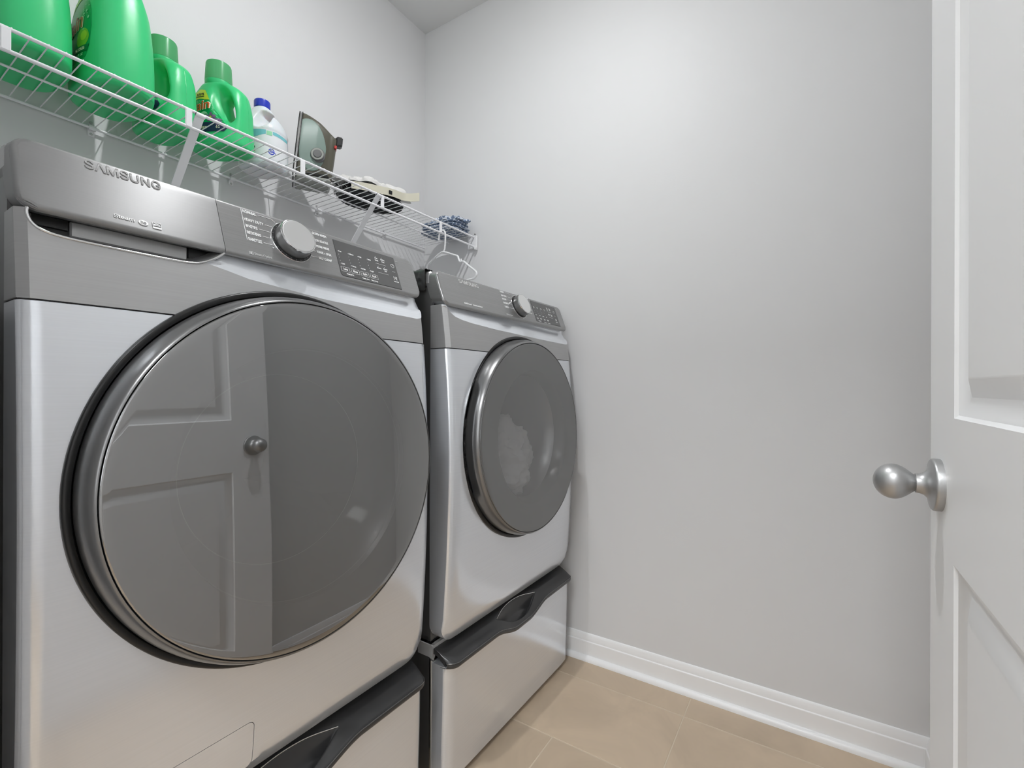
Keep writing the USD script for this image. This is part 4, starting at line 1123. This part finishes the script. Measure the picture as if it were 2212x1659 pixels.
def build_jug(big, label):
    group = "green detergent bottles on the wire shelf"
    name = "detergent_jug" if big else "detergent_bottle"
    if big:
        W, D, H = 0.216, 0.140, 0.300
        shp = ([-0.47, -0.49, -0.485, -0.45, -0.36, -0.24, -0.16], [0.485, 0.49, 0.475, 0.455, 0.415, 0.34, 0.20], [0.97, 0.97, 0.93, 0.85, 0.70, 0.50, 0.36])
        f = jug_field(W, D, H, 0.056, 0.258, (0.030, D * 0.38, 0.062), 0.25, (0.052, 0.225, 0.040, 0.272, 0.013), shp, 2.6)
        nx, nr, ch = 0.0, 0.034, 0.050
    else:
        W, D, H = 0.172, 0.110, 0.188
        shp = ([-0.47, -0.48, -0.475, -0.46, -0.43, -0.36, -0.26], [0.485, 0.485, 0.475, 0.465, 0.435, 0.37, 0.16], [0.97, 0.97, 0.95, 0.90, 0.78, 0.66, 0.60])
        f = jug_field(W, D, H, 0.034, 0.122, (0.031, D * 0.37, 0.070), 0.36, (0.050, 0.084, 0.038, 0.134, 0.0115), shp, 2.8)
        nx, nr, ch = -0.010, 0.0335, 0.054
    t = thing(name, (0, 0, 0), label, "detergent bottle", group)
    body = surfnet(f, (-W * 0.56, -D * 0.6, -0.02), (W * 0.56, D * 0.6, H + 0.02), 0.0042)
    part("body", body, "green", t, True, None, True)
    part("neck_collar", lathe([(nr * 0.90, H - 0.012), (nr * 1.0, H - 0.002), (nr * 1.02, H + 0.008), (nr * 0.98, H + 0.010), (nr * 0.86, H + 0.010)], 48, "z", (nx, 0, 0)), "green", t, 40, None, True)
    part("cap", cap_mesh(nx, H + 0.0095, nr * 1.02, ch), "green_cap", t, 40, "translucent green measuring cap", True)
    if not big:
        part("mould_line", tube(np.c_[*(lambda z: (np.array([surface_x(f, q) for q in z]) + 0.0001, np.zeros(len(z)), z))(np.linspace(0.03, H * 0.86, 26))], 0.0005, 5), "green", t, 60, None, True)
    # label, printed on the -y face
    k = W / 0.19
    if big:
        outl = [(-0.080, 0.045), (0.052, 0.055), (0.062, 0.080), (0.064, 0.120), (0.058, 0.160), (0.044, 0.192), (0.018, 0.205), (-0.030, 0.205), (-0.062, 0.188), (-0.082, 0.150), (-0.090, 0.10)]
    else:
        outl = [(-0.070, 0.036), (0.044, 0.036), (0.052, 0.046), (0.030, 0.072), (0.008, 0.102), (-0.010, 0.140), (-0.020, 0.156), (-0.036, 0.160), (-0.054, 0.146), (-0.066, 0.120), (-0.072, 0.085)]
    lab = Polygon(outl).buffer(-0.004).buffer(0.006)
    LB = part("label", decal(f, lab, 0.0004), "label_green", t, True, "printed green front label", True)
    def dec(nm, poly, m, o=0.0009, res=0.005):
        for q_ in polys(poly):
            part(nm, decal(f, q_, o, res), m, LB, True, None, True)
    def dtx(nm, s, x, z, hgt, m, o, **kw):
        part(nm, decal_text(f, s, x, z, hgt, o, **kw), m, LB, False, None, True)
    b = lab.bounds
    if big:
        dec("lime_banner", lab.intersection(Point(0.020, 0.150).buffer(0.060)).difference(Point(0.014, 0.134).buffer(0.062)), "lime")
        dec("apple_graphic", lab.intersection(Point(0.040, 0.098).buffer(0.022)), "lime2")
        dec("apple_shine", lab.intersection(Point(0.046, 0.102).buffer(0.011)), "lime", 0.0012)
        dec("dark_band", lab.intersection(sbox(-0.2, 0.066, 0.2, 0.080)), "label_dark", 0.0011)
        rng = random.Random(3)
        drops = shapely.union_all([Point(0.048 + rng.uniform(-0.012, 0.012), 0.125 + rng.uniform(-0.01, 0.05)).buffer(rng.uniform(0.0012, 0.0028), quad_segs=4) for _ in range(12)])
        dec("bubbles", lab.intersection(drops), "pale_green", 0.0011)
        dtx("brand_outline", "Gain", -0.052, 0.108, 0.036, "cream", 0.0012, width=0.094, shear=0.15, rot=0.16)
        dtx("brand_lettering", "Gain", -0.050, 0.110, 0.032, "orange", 0.0017, width=0.090, shear=0.15, rot=0.16)
        dtx("small_lettering", "96 LOADS", 0.016, 0.0700, 0.0065, "cream", 0.0015, width=0.036)
        dtx("small_print", "154 FL OZ", 0.012, 0.0585, 0.005, "pale_green", 0.0013, width=0.034)
    else:
        dec("lime_banner", lab.intersection(Point(-0.032, 0.118).buffer(0.045)).intersection(sbox(-0.2, 0.126, 0.2, 0.3)).difference(Point(-0.030, 0.100).buffer(0.030)), "lime")
        dtx("percent_lettering", "100%", -0.0420, 0.1400, 0.0075, "ink", 0.0012, width=0.0235, rot=0.06)
        dtx("banner_print", "more freshness", -0.0470, 0.1340, 0.0038, "ink", 0.0012, width=0.030, rot=0.06)
        rays = []
        for q in range(9):
            a = math.radians(35 + 15 * q)
            rays.append(LineString([(-0.034 + 0.014 * math.cos(a), 0.102 + 0.014 * math.sin(a)), (-0.034 + 0.026 * math.cos(a), 0.102 + 0.023 * math.sin(a))]).buffer(0.0004))
        dec("sun_rays", lab.intersection(shapely.union_all(rays)), "pale_green", 0.0010)
        dtx("brand_outline", "Gain", -0.0605, 0.0890, 0.0255, "cream", 0.0012, width=0.066, shear=0.12, rot=0.17)
        dtx("brand_lettering", "Gain", -0.0590, 0.0905, 0.0225, "orange", 0.0017, width=0.062, shear=0.12, rot=0.17)
        dec("round_badge", Point(-0.0120, 0.0800).buffer(0.0110), "pale_green", 0.0012)
        dtx("badge_print", "febreze", -0.0205, 0.0785, 0.0050, "label_dark", 0.0016, width=0.018, rot=0.1)
        dec("navy_band", lab.intersection(Polygon([(-0.2, 0.030), (0.2, 0.030), (0.2, 0.056), (-0.01, 0.060), (-0.2, 0.068)])), "navy", 0.0010)
        fl_ = []
        for cx_, cz_, r_ in ((0.008, 0.074, 0.012), (-0.040, 0.070, 0.011), (0.026, 0.062, 0.011)):
            for q in range(5):
                a = 2 * math.pi * q / 5 + cx_ * 40
                fl_.append(affinity.rotate(affinity.scale(Point(cx_ + 0.55 * r_ * math.cos(a), cz_ + 0.55 * r_ * math.sin(a)).buffer(1, quad_segs=6), 0.60 * r_, 0.36 * r_), math.degrees(a)))
        dec("purple_flowers", lab.intersection(shapely.union_all(fl_)), "purple", 0.0014)
        dec("flower_hearts", lab.intersection(shapely.union_all([Point(0.008, 0.074).buffer(0.003), Point(-0.040, 0.070).buffer(0.003), Point(0.026, 0.062).buffer(0.0025)])), "lime", 0.0018)
        dec("lime_corner", lab.intersection(Polygon([(-0.085, 0.052), (-0.040, 0.056), (-0.044, 0.067), (-0.085, 0.064)])), "lime", 0.0015)
        dtx("scent_lettering", "MOONLIGHT BREEZE", -0.062, 0.0430, 0.0055, "cream", 0.0016, width=0.060)
        dtx("loads_lettering", "61", 0.024, 0.0430, 0.0075, "cream", 0.0016, width=0.011)
        part("body_lettering", decal_text(f, "SUPERIOR CLEAN", -0.050, 0.0225, 0.006, 0.0006, False, 0.066), "pale_green", LB, False, None, True)
    return t

def surface_x(f, z):
    lo_, hi_ = 0.0, 0.16
    xs = np.linspace(0.16, 0.0, 400)
    v = f(np.c_[xs, np.zeros(400), np.full(400, z)])
    k = np.argmax(v < 0)
    return xs[k]

def move(prim, loc, rot):
    x = UsdGeom.Xformable(prim)
    x.ClearXformOpOrder()
    for op in list(prim.GetAttributes()):
        if op.GetName().startswith("xformOp:"):
            prim.RemoveProperty(op.GetName())
    x.AddTranslateOp().Set(Gf.Vec3d(*map(float, loc)))
    x.AddRotateZOp().Set(float(rot))

jug = build_jug(True, "tall green detergent jug, second from the left on the shelf, its label edge-on")
move(jug, (-1.387, 0.4185, ZD), 1.5)
copy_of(jug, (-1.392, 0.2735, ZD), -1.0, "large green detergent jug cut off by the photo's top left corner")
bot = build_jug(False, "green detergent bottle with its flowered front label in view, left of the white bleach jug")
move(bot, (-1.418, 0.677, ZD), 27.0)
copy_of(bot, (-1.444, 0.5480, ZD), 12.0, "green detergent bottle half hidden behind the tall jug, only cap and handle showing")

# ---------------------------------------------------------------- white bleach jug with a blue cap
def bleach_field(p):
    W, D, H = 0.142, 0.120, 0.198
    zz = np.array([0.0, 0.3, 0.52, 0.60, 0.72, 0.86, 1.0]) * H
    hw = CubicSpline(zz, np.array([0.48, 0.5, 0.5, 0.49, 0.42, 0.29, 0.155]) * W)
    hd = CubicSpline(zz, np.array([0.48, 0.5, 0.5, 0.49, 0.41, 0.29, 0.175]) * D)
    z = np.clip(p[:, 2], 0, H)
    a, d = np.maximum(hw(z), 0.008), np.maximum(hd(z), 0.008)
    n = 2.5
    q = (np.abs((p[:, 0] + 0.006 * z / H) / a) ** n + np.abs(p[:, 1] / d) ** n) ** (1 / n)
    s = (q - 1) * np.minimum(a, d)
    s = smax(s, -p[:, 2], 0.016)
    s = smax(s, p[:, 2] - H, 0.008)
    # the label sits in a slightly recessed belt
    ringz = np.abs(p[:, 2] - 0.060) - 0.048
    s = s + 0.0012 * smoothstep(0.004, -0.004, ringz)
    for sg in (-1, 1):
        s = smax(s, -ellipsoid(p, (0.027, sg * 0.058, 0.148), (0.024, 0.050, 0.037)), 0.006)
    pp = p.copy(); pp[:, 1] = 0
    return smax(s, -capsule(pp, (0.035, 0, 0.130), (0.024, 0, 0.164), 0.0125), 0.007)
bl = thing("bleach_jug", (-1.432, 0.8060, ZD), "white bleach jug with a blue screw cap and pale teal label", "bleach bottle", rotz=20.0)
part("body", surfnet(bleach_field, (-0.085, -0.075, -0.02), (0.085, 0.075, 0.215), 0.0034), "bleach", bl, True, None, True)
part("cap", lathe([(0.0215, 0.196), (0.0230, 0.198), (0.0230, 0.2165), (0.0220, 0.2190), (0.0190, 0.2200), (0.0, 0.2200)], 48, "z", (-0.006, 0, 0)), "blue_cap", bl, 40, "blue screw cap", True)
part("neck_ring", lathe([(0.0195, 0.190), (0.0205, 0.192), (0.0205, 0.1975), (0.018, 0.1980)], 48, "z", (-0.006, 0, 0)), "bleach", bl, 40, None, True)
def wrap(poly, off, rotc):
    """decal on the jug's belt: poly in (angle*radius, z), centred on direction rotc."""
    v, fc = tri2d(poly, 0.006)
    th = rotc + v[:, 0] / 0.072
    lo_, hi_ = np.zeros(len(v)), np.full(len(v), 0.12)
    for _ in range(26):
        m = (lo_ + hi_) / 2
        ins = bleach_field(np.c_[m * np.cos(th), m * np.sin(th), v[:, 1]]) < 0
        lo_ = np.where(ins, m, lo_); hi_ = np.where(ins, hi_, m)
    r_ = lo_ + off
    return TM(np.c_[r_ * np.cos(th), r_ * np.sin(th), v[:, 1]], fc)
RC = math.radians(-48)
bb = part("label", wrap(rrect(-0.085, 0.018, 0.085, 0.103, 0.004), 0.0003, RC), "bleach_label", bl, True, "wrap-around white label", True)
part("teal_band", wrap(sbox(-0.085, 0.090, 0.004, 0.1025).union(Polygon([(-0.085, 0.072), (-0.02, 0.082), (0.004, 0.0905), (-0.085, 0.0905)])), 0.0006, RC), "teal", bb, True, None, True)
part("teal_band", wrap(sbox(0.024, 0.092, 0.085, 0.1020), 0.0006, RC), "teal", bb, True, None, True)
part("label_flap", wrap(sbox(0.006, 0.088, 0.022, 0.1010), 0.0008, RC), "pale_green", bb, True, None, True)
part("emblem", wrap(Point(0.020, 0.040).buffer(0.009).difference(Point(0.020, 0.040).buffer(0.0065)).union(Point(0.020, 0.040).buffer(0.0035).difference(Point(0.020, 0.040).buffer(0.0020))).union(affinity.rotate(sbox(0.016, 0.039, 0.034, 0.041), -20)), 0.0006, RC), "blue_cap", bb, True, None, True)
part("warning_print", wrap(shapely.union_all([sbox(-0.040 + 0.004 * q, 0.055 - 0.004 * q, -0.0375 + 0.004 * q, 0.0605 - 0.004 * q) for q in range(3)]), 0.0006, RC), "ink", bb, True, None, True)
part("warning_mark", wrap(sbox(-0.036, 0.037, -0.030, 0.041), 0.0006, RC), "orange", bb, True, None, True)

# ---------------------------------------------------------------- steam iron standing on its heel
# local: z runs from heel to tip, y from the soleplate (0) up to the handle, x across
IH = 0.236
def sole_half(z):
    return 0.054 * np.sqrt(np.clip(1 - (np.clip((z - 0.085) / (IH - 0.085), 0, 1)) ** 1.75, 0, 1)) * (0.90 + 0.10 * np.clip(z / 0.06, 0, 1))
def iron_field(p):
    x, y, z = p.T
    hw = np.maximum(sole_half(z) * np.interp(y, [0.0, 0.02, 0.06, 0.10, 0.14], [1.0, 0.98, 0.82, 0.52, 0.34]), 0.003)
    top = np.interp(z, [0.0, 0.02, 0.10, 0.165, 0.205, 0.232, 0.24], [0.112, 0.118, 0.121, 0.122, 0.070, 0.022, 0.012])
    s = np.maximum(np.abs(x) - hw, 0.0) * 0.9 + np.minimum(np.abs(x) - hw, 0)
    s = smax(s, y - top, 0.014)
    s = smax(s, 0.010 - y, 0.004)
    s = smax(s, 0.012 - z, 0.008)
    s = smax(s, z - (IH - 0.001), 0.006)
    return s
ir = thing("steam_iron", (-1.428, 0.8980, ZD), "dark olive steam iron with a grey-green water tank standing on its heel", "iron", rotz=-32.0)
LEAN = math.tan(math.radians(5.5))
def lean(m):
    v = np.array(m.vertices)
    return TM(np.c_[v[:, 0], v[:, 1] + LEAN * np.maximum(v[:, 2] - 0.015, 0), v[:, 2]], m.faces)
part("body", lean(surfnet(iron_field, (-0.066, -0.002, -0.004), (0.066, 0.150, 0.250), 0.0036)), "iron_dark", ir, True, None, True)
def slab_sole(y0, y1, grow, nm, m, lab=None):
    zz = np.linspace(0.004, IH + 0.004, 60)
    hw = sole_half(np.clip(zz - 0.002, 0, IH)) + grow
    hw[-1] = 0.0005
    out = Polygon(np.vstack([np.c_[hw, zz], np.c_[-hw[::-1], zz[::-1]]])).buffer(0)
    msh = trimesh.creation.extrude_polygon(max(polys(out), key=lambda q: q.area), y1 - y0, engine="earcut")
    v = np.array(msh.vertices)
    return part(nm, lean(TM(np.c_[v[:, 0], y1 - v[:, 2], v[:, 1]], msh.faces)), m, ir, 30, lab, True)
slab_sole(0.000, 0.0035, 0.0015, "soleplate", "iron_black", "dark soleplate edge")
slab_sole(0.0036, 0.0085, 0.0010, "soleplate_band", "chrome", "bright band above the soleplate")
slab_sole(0.0086, 0.0115, 0.0018, "soleplate_trim", "iron_black")
def tank_field(p):
    x, y, z = p.T
    zz = np.clip((z - 0.120) / 0.088, -1, 1)
    yc_ = 0.050 - 0.018 * np.clip((z - 0.12) / 0.08, 0, 1)
    hy = 0.040 * np.sqrt(np.maximum(1 - np.abs(zz) ** 2.6, 0.0)) + 0.001
    prof = np.abs(y - yc_) - hy
    shell = iron_field(p) - 0.0018
    inner = -(iron_field(p) + 0.004)
    s = smax(shell, prof, 0.003)
    s = smax(s, np.abs(z - 0.120) - 0.088, 0.003)
    return smax(s, 0.012 - np.abs(x), 0.002)
tk = part("water_tank", lean(surfnet(tank_field, (-0.066, 0.0, 0.02), (0.066, 0.11, 0.22), 0.0034, 2)), "iron_tank", ir, True, "translucent grey-green water tank", True)
def side_x(y, z):
    xs = np.linspace(0.07, 0.0, 300)
    k = np.argmax(iron_field(np.c_[xs, np.full(300, y), np.full(300, z)]) < 0.0)
    return xs[k]
dy_, dz_ = 0.066, 0.088
dx_ = side_x(dy_, dz_)
part("dial_base", lean(lathe([(0.024, dx_ - 0.012), (0.024, dx_ + 0.002), (0.021, dx_ + 0.004)], 40, "x", (0, dy_, dz_))), "mid_plastic", ir, 40, None, True)
dl = part("temperature_dial", lean(lathe([(0.021, dx_ + 0.002), (0.0205, dx_ + 0.010), (0.0185, dx_ + 0.012), (0.0125, dx_ + 0.012), (0.0115, dx_ + 0.0145), (0.0, dx_ + 0.0150)][::-1], 40, "x", (0, dy_, dz_))), "mid_plastic", ir, 40, "round temperature dial", True)
part("dial_scale", lean(lathe([(0.0185, dx_ + 0.0122), (0.0135, dx_ + 0.0122)][::-1], 40, "x", (0, dy_, dz_))), "iron_heel", dl, False, None, True)
part("steam_button", lean(cbox((-0.013, 0.118, 0.146), (0.013, 0.140, 0.180), 0.005)), "iron_black", ir, 30, "black thumb button", True)
part("button_stem", lean(cbox((-0.010, 0.108, 0.150), (0.010, 0.122, 0.174), 0.003)), "iron_black", ir, 30, None, True)
part("red_marking", lean(cbox((0.0, 0.1150, 0.1300), (side_x(0.112, 0.135) + 0.0030, 0.1228, 0.1405), 0.001)), "red", ir, 30, "small red marking", True)
part("heel", [cbox((-0.052, 0.004, 0.0), (0.052, 0.116, 0.017), 0.008)], "iron_heel", ir, 40, "pale grey heel rest", True)
part("heel_pad", lean(cbox((-0.048, 0.012, 0.017), (0.048, 0.108, 0.030), 0.006)), "iron_black", ir, 40, None, True)
cd = smooth_path([(0.0, 0.118, 0.030), (0.004, 0.140, 0.020), (0.004, 0.150, 0.010), (-0.012, 0.158, 0.006), (-0.026, 0.156, 0.006), (-0.036, 0.150, 0.0055)], 40)
part("power_cord", tube(cd, 0.0034, 8), "iron_black", ir, 60, "black power cord", True)
part("plug", cbox((-0.056, 0.138, 0.0015), (-0.036, 0.156, 0.0135), 0.004), "iron_black", ir, 30, "black plug at the cord's end", True)

# ---------------------------------------------------------------- black pads in a beige card sleeve, white cloth on top
def pillow(cx, cy, cz, lx, ly, lz, rot, seed, n=64, m=20, pw=2.6):
    u = np.linspace(0, 2 * np.pi, n, endpoint=False)
    w = np.linspace(-np.pi / 2, np.pi / 2, m)
    U, Wv = np.meshgrid(u, w, indexing="ij")
    e = lambda t, q: np.sign(t) * np.abs(t) ** q
    x = lx * e(np.cos(Wv), 0.55) * e(np.cos(U), 2 / pw)
    y = ly * e(np.cos(Wv), 0.55) * e(np.sin(U), 2 / pw)
    z = lz * np.sin(Wv)
    P = np.stack([x, y, z], -1)
    nz = meshkit.fbm(P.reshape(-1, 3) * 26 + seed, 3, seed).reshape(n, m)
    P *= (1 + 0.10 * (nz - 0.5))[..., None]
    c, s = math.cos(rot), math.sin(rot)
    P = np.stack([c * P[..., 0] - s * P[..., 1] + cx, s * P[..., 0] + c * P[..., 1] + cy, P[..., 2] + cz], -1)
    idx = np.arange(n * m).reshape(n, m)
    nx_ = np.roll(idx, -1, 0)
    q = np.stack([idx[:, :-1], nx_[:, :-1], nx_[:, 1:], idx[:, 1:]], -1).reshape(-1, 4)
    return fixwind(TM(P.reshape(-1, 3), np.vstack([q[:, [0, 1, 2]], q[:, [0, 2, 3]]])))
pk = thing("slipper_pack", (-1.372, 1.178, ZD), "black knitted pair in a beige card sleeve lying on the shelf right of the iron", "slippers")
RP = math.radians(72)
part("lower_pad", pillow(-1.372, 1.178, ZD + 0.019, 0.118, 0.072, 0.019, RP, 11), "black_cloth", pk, True, "black knitted pad")
part("upper_pad", pillow(-1.376, 1.182, ZD + 0.054, 0.112, 0.066, 0.016, RP, 12), "black_cloth", pk, True, "black knitted pad")
ax_, ay_ = np.array([math.cos(RP), math.sin(RP), 0]), np.array([math.sin(RP), -math.cos(RP), 0])
C0 = np.array([-1.372, 1.178, ZD])
ss = np.array([(-0.098, 0.046), (-0.06, 0.058), (0.0, 0.066), (0.06, 0.064), (0.100, 0.052), (0.128, 0.060), (0.150, 0.074)])
pth = smooth_path([(*(C0 + ax_ * a + ay_ * (b + 0.012))[:2], 0) for a, b in ss], 50)
def ribbon(path, z0, z1, th):
    k = len(path)
    t = np.gradient(path, axis=0); t /= np.linalg.norm(t, axis=1, keepdims=True)
    nr_ = np.stack([t[:, 1], -t[:, 0], np.zeros(k)], 1)
    rows_ = [np.c_[path[:, :2] + s * nr_[:, :2] * th / 2, zz] for s, zz in ((1, z0), (1, z1), (-1, z1), (-1, z0))]
    G_ = np.stack(rows_, 1)
    i = np.arange(k * 4).reshape(k, 4)
    f_ = []
    for j in range(4):
        q = np.stack([i[:-1, j], i[1:, j], i[1:, (j + 1) % 4], i[:-1, (j + 1) % 4]], -1)
        f_ += [q[:, [0, 1, 2]], q[:, [0, 2, 3]]]
    f_.append([[0, 1, 2], [0, 2, 3], [4 * k - 4, 4 * k - 2, 4 * k - 3], [4 * k - 4, 4 * k - 1, 4 * k - 2]])
    return fixwind(TM(G_.reshape(-1, 3), np.vstack(f_)))
tz = np.linspace(0, 1, 50)
part("card_sleeve", ribbon(pth, ZD + 0.026 + 0.010 * tz ** 3, ZD + 0.052 + 0.004 * tz + 0.012 * tz ** 4, 0.0012), "cardboard", pk, 30, "beige card sleeve")
hp = C0 + ax_ * 0.036 + ay_ * 0.0795
part("sleeve_slot", cbox(hp + [-0.004, -0.006, 0.034], hp + [0.004, 0.006, 0.046]), "black_cloth", pk, False, "small dark slot in the sleeve")
# crumpled clear bag at the near end
cb = trimesh.creation.icosphere(4, 1.0)
v = np.array(cb.vertices)
rid = np.abs(meshkit.fbm(v * 3.2 + 2, 3, 5) - 0.5) * 2
v = v * (0.62 + 0.75 * rid)[:, None] * np.array([0.040, 0.032, 0.026])
q_ = C0 - ax_ * 0.108 + np.array([0, 0, 0.034]) + v
q_[:, 2] = np.maximum(q_[:, 2], ZD + 0.001)
part("clear_wrapper", TM(q_, cb.faces), "clear", pk, False, "crumpled clear plastic wrapper")
# white cloth
def ruffle(cx, cy, cz, lx, ly, lz, rot, seed, amp):
    s_ = trimesh.creation.icosphere(5, 1.0)
    p_ = np.array(s_.vertices)
    n1 = np.abs(meshkit.fbm(p_ * np.array([6, 3.2, 4]) + seed, 4, seed) - 0.5) * 2
    n2 = meshkit.fbm(p_ * 2 + seed + 7, 3, seed + 1)
    p_ = p_ * (0.66 + amp * n1 + 0.45 * (n2 - 0.3))[:, None] * np.array([lx, ly, lz])
    c, s = math.cos(rot), math.sin(rot)
    return TM(np.c_[c * p_[:, 0] - s * p_[:, 1] + cx, s * p_[:, 0] + c * p_[:, 1] + cy, p_[:, 2] + cz], s_.faces)
def heap(cx, cy, cz, lx, ly, rot, seed, h0, h1, n=120, m=70):
    """a cloth heap: a closed lens of soft crumpled folds."""
    U, W_ = np.meshgrid(np.linspace(-1, 1, n), np.linspace(-1, 1, m), indexing="ij")
    X_, Y_ = U * np.sqrt(1 - W_ ** 2 / 2), W_ * np.sqrt(1 - U ** 2 / 2)
    r2 = X_ ** 2 + Y_ ** 2
    q = np.stack([X_ * 2.6, Y_ * 1.6, 0 * X_ + seed], -1)
    wv_ = meshkit.fbm(q * 1.3, 3, seed) * 5
    fold = 0.5 + 0.5 * np.sin(9 * X_ + 3.5 * Y_ + 4.2 * wv_)
    fold2 = 0.5 + 0.5 * np.sin(17 * X_ - 7 * Y_ + 6.0 * wv_ + 1.0)
    env = np.sqrt(np.maximum(1 - r2, 0))
    edge_ = 1 + 0.10 * np.sin(7 * np.arctan2(Y_, X_) + seed) + 0.06 * np.sin(13 * np.arctan2(Y_, X_))
    top = (h0 + h1 * fold + 0.35 * h1 * fold2) * env ** 0.7
    x_, y_ = X_ * lx * edge_, Y_ * ly * edge_
    c, s = math.cos(rot), math.sin(rot)
    A = np.stack([c * x_ - s * y_ + cx, s * x_ + c * y_ + cy, cz + top], -1)
    B = A.copy(); B[..., 2] = cz - 0.0008
    idx = np.arange(n * m).reshape(n, m)
    q4 = np.stack([idx[:-1, :-1], idx[1:, :-1], idx[1:, 1:], idx[:-1, 1:]], -1).reshape(-1, 4)
    f1 = np.vstack([q4[:, [0, 1, 2]], q4[:, [0, 2, 3]]])
    return TM(np.vstack([A.reshape(-1, 3), B.reshape(-1, 3)]), np.vstack([f1, f1[:, ::-1] + n * m]))
solo("white_cloth", heap(-1.398, 1.200, ZD + 0.0712, 0.150, 0.075, RP, 21, 0.010, 0.020), "white_cloth", "crumpled white cloth heaped on the black pack", "cloth", smooth=True)

# ---------------------------------------------------------------- folded blue floral cloth
fc_ = thing("folded_cloth", (-1.362, 1.570, ZD), "folded blue cloth with a pale floral print at the shelf's far end", "cloth", rotz=0.0)
for k, (hh, sc, ox, oy) in enumerate(((0.0, 1.0, 0.0, 0.0), (0.0165, 0.985, 0.003, 0.002), (0.033, 0.97, -0.002, 0.004))):
    part("fold", pillow(-1.354 + ox, 1.565 + oy, ZD + 0.0085 + hh, 0.098 * sc, 0.066 * sc, 0.0088, math.radians(3 + 2 * k), 31 + k, 96, 22, 5.0), "blue_cloth", fc_, True)
part("crumpled_top", heap(-1.336, 1.578, ZD + 0.0500, 0.090, 0.058, 0.1, 44, 0.012, 0.014), "blue_cloth", fc_, True, "loose crumpled top layer")

# ---------------------------------------------------------------- white plastic hanger on the lower front rod
hg = thing("coat_hanger", (-1.252, 1.43, 1.42), "white plastic coat hanger hooked over the shelf's lower front rod", "hanger")
HA = math.radians(-11)
hd_ = np.array([math.cos(HA), math.sin(HA), 0])
HP = np.array([-1.250, 1.430, 0.0])
H3 = lambda s, z: HP + hd_ * s + np.array([0, 0, z])
R_ = 0.0205
hook = [H3(-0.0300, 1.620), H3(-0.0285, 1.632)] + [H3(-0.0080 + R_ * math.cos(a), 1.6345 + R_ * math.sin(a)) for a in np.linspace(math.pi, 0.15, 12)] + [H3(0.0125, 1.622), H3(0.0115, 1.600), H3(0.0085, 1.578), H3(0.0, 1.566)]
hook = np.array(hook)
hook = hook + (np.array([XS + 0.001, 1.430, 0]) - (HP + hd_ * -0.008)) * np.array([1, 0, 0])
part("hook", tube(hook, 0.0035, 10), "plastic_white", hg, 60)
def arm(sg):
    pts = [H3(0.0, 1.568), H3(sg * 0.030, 1.560), H3(sg * 0.085, 1.5385), H3(sg * 0.098, 1.532), H3(sg * 0.104, 1.520), H3(sg * 0.113, 1.509), H3(sg * 0.124, 1.508), H3(sg * 0.150, 1.494), H3(sg * 0.195, 1.462), H3(sg * 0.207, 1.448), H3(sg * 0.200, 1.436), H3(sg * 0.186, 1.432)]
    part("arm", tube(smooth_path(pts, 60), 0.0040, 10), "plastic_white", hg, 60)
    nb = [H3(sg * 0.1215, 1.5085), H3(sg * 0.1175, 1.5150), H3(sg * 0.1165, 1.5190)]
    part("strap_notch", tube(nb, 0.0030, 8), "plastic_white", hg, 60)
arm(-1); arm(1)
part("lower_bar", tube([H3(-0.190, 1.432), H3(0.190, 1.432)], 0.0038, 10), "plastic_white", hg, 60)
web = [H3(-0.060, 1.549), H3(0.0, 1.568), H3(0.060, 1.549), H3(0.030, 1.551), H3(0.0, 1.5525), H3(-0.030, 1.551)]
nn = np.array([-hd_[1], hd_[0], 0]) * 0.0011
wv = np.vstack([np.array(web) + nn, np.array(web) - nn])
tf = [[0, 1, 5], [5, 1, 4], [4, 1, 3], [3, 1, 2]]
part("web", fixwind(TM(wv, tf + [[a + 6, c + 6, b + 6] for a, b, c in tf] + [[i, i + 6, (i + 1) % 6 + 6] for i in range(6)] + [[i, (i + 1) % 6 + 6, (i + 1) % 6] for i in range(6)])), "plastic_white", hg, 20)

# ---------------------------------------------------------------- dark film on the dryer lid's near edge, standing in for dark reflections
n1, n2 = 60, 26
A_, B_ = np.meshgrid(np.linspace(0, 1, n1), np.linspace(0, 1, n2), indexing="ij")
xx = -0.8445 - 0.27 * A_
over = 0.055
dd_ = B_ * 0.11
yy_ = np.where(dd_ < over, WYC + DRY - 0.3445 - 0.012 + 0.0 * dd_, WYC + DRY - 0.3445 - 0.012 + (dd_ - over))
zz_ = np.where(dd_ < over, 1.334 + DRZ + 0.0025 - (over - dd_), 1.334 + DRZ + 0.0025)
nse = meshkit.fbm(np.stack([A_ * 7, B_ * 5, 0 * A_ + 3], -1), 4, 17) - 0.5
nse2 = np.abs(meshkit.fbm(np.stack([A_ * 16, B_ * 9, 0 * A_ + 1], -1), 3, 9) - 0.5)
yy_ = yy_ + math.tan(math.radians(DRR)) * (xx + 1.19 - DRX) + 0.006
yy_ = yy_ - np.where(dd_ < over, 0.010 * np.abs(nse) + 0.006 * nse2, 0.0)
zz_ = zz_ + np.where(dd_ >= over, 0.014 * np.abs(nse) + 0.016 * nse2, 0.004 * nse)
P_ = np.stack([xx, yy_, zz_], -1).reshape(-1, 3)
i_ = np.arange(n1 * n2).reshape(n1, n2)
q = np.stack([i_[:-1, :-1], i_[1:, :-1], i_[1:, 1:], i_[:-1, 1:]], -1).reshape(-1, 4)
F_ = np.vstack([q[:, [0, 1, 2]], q[:, [0, 2, 3]]])
th = np.array([0, -0.0006, 0.0006])
solo("plastic_film", TM(np.vstack([P_, P_ + th]), np.vstack([F_[:, ::-1], F_ + len(P_)])), "film", "crumpled dark glossy plastic film on the dryer's top edge beside the washer, its drape standing in for dark reflections on the lid", "plastic film", smooth=True)
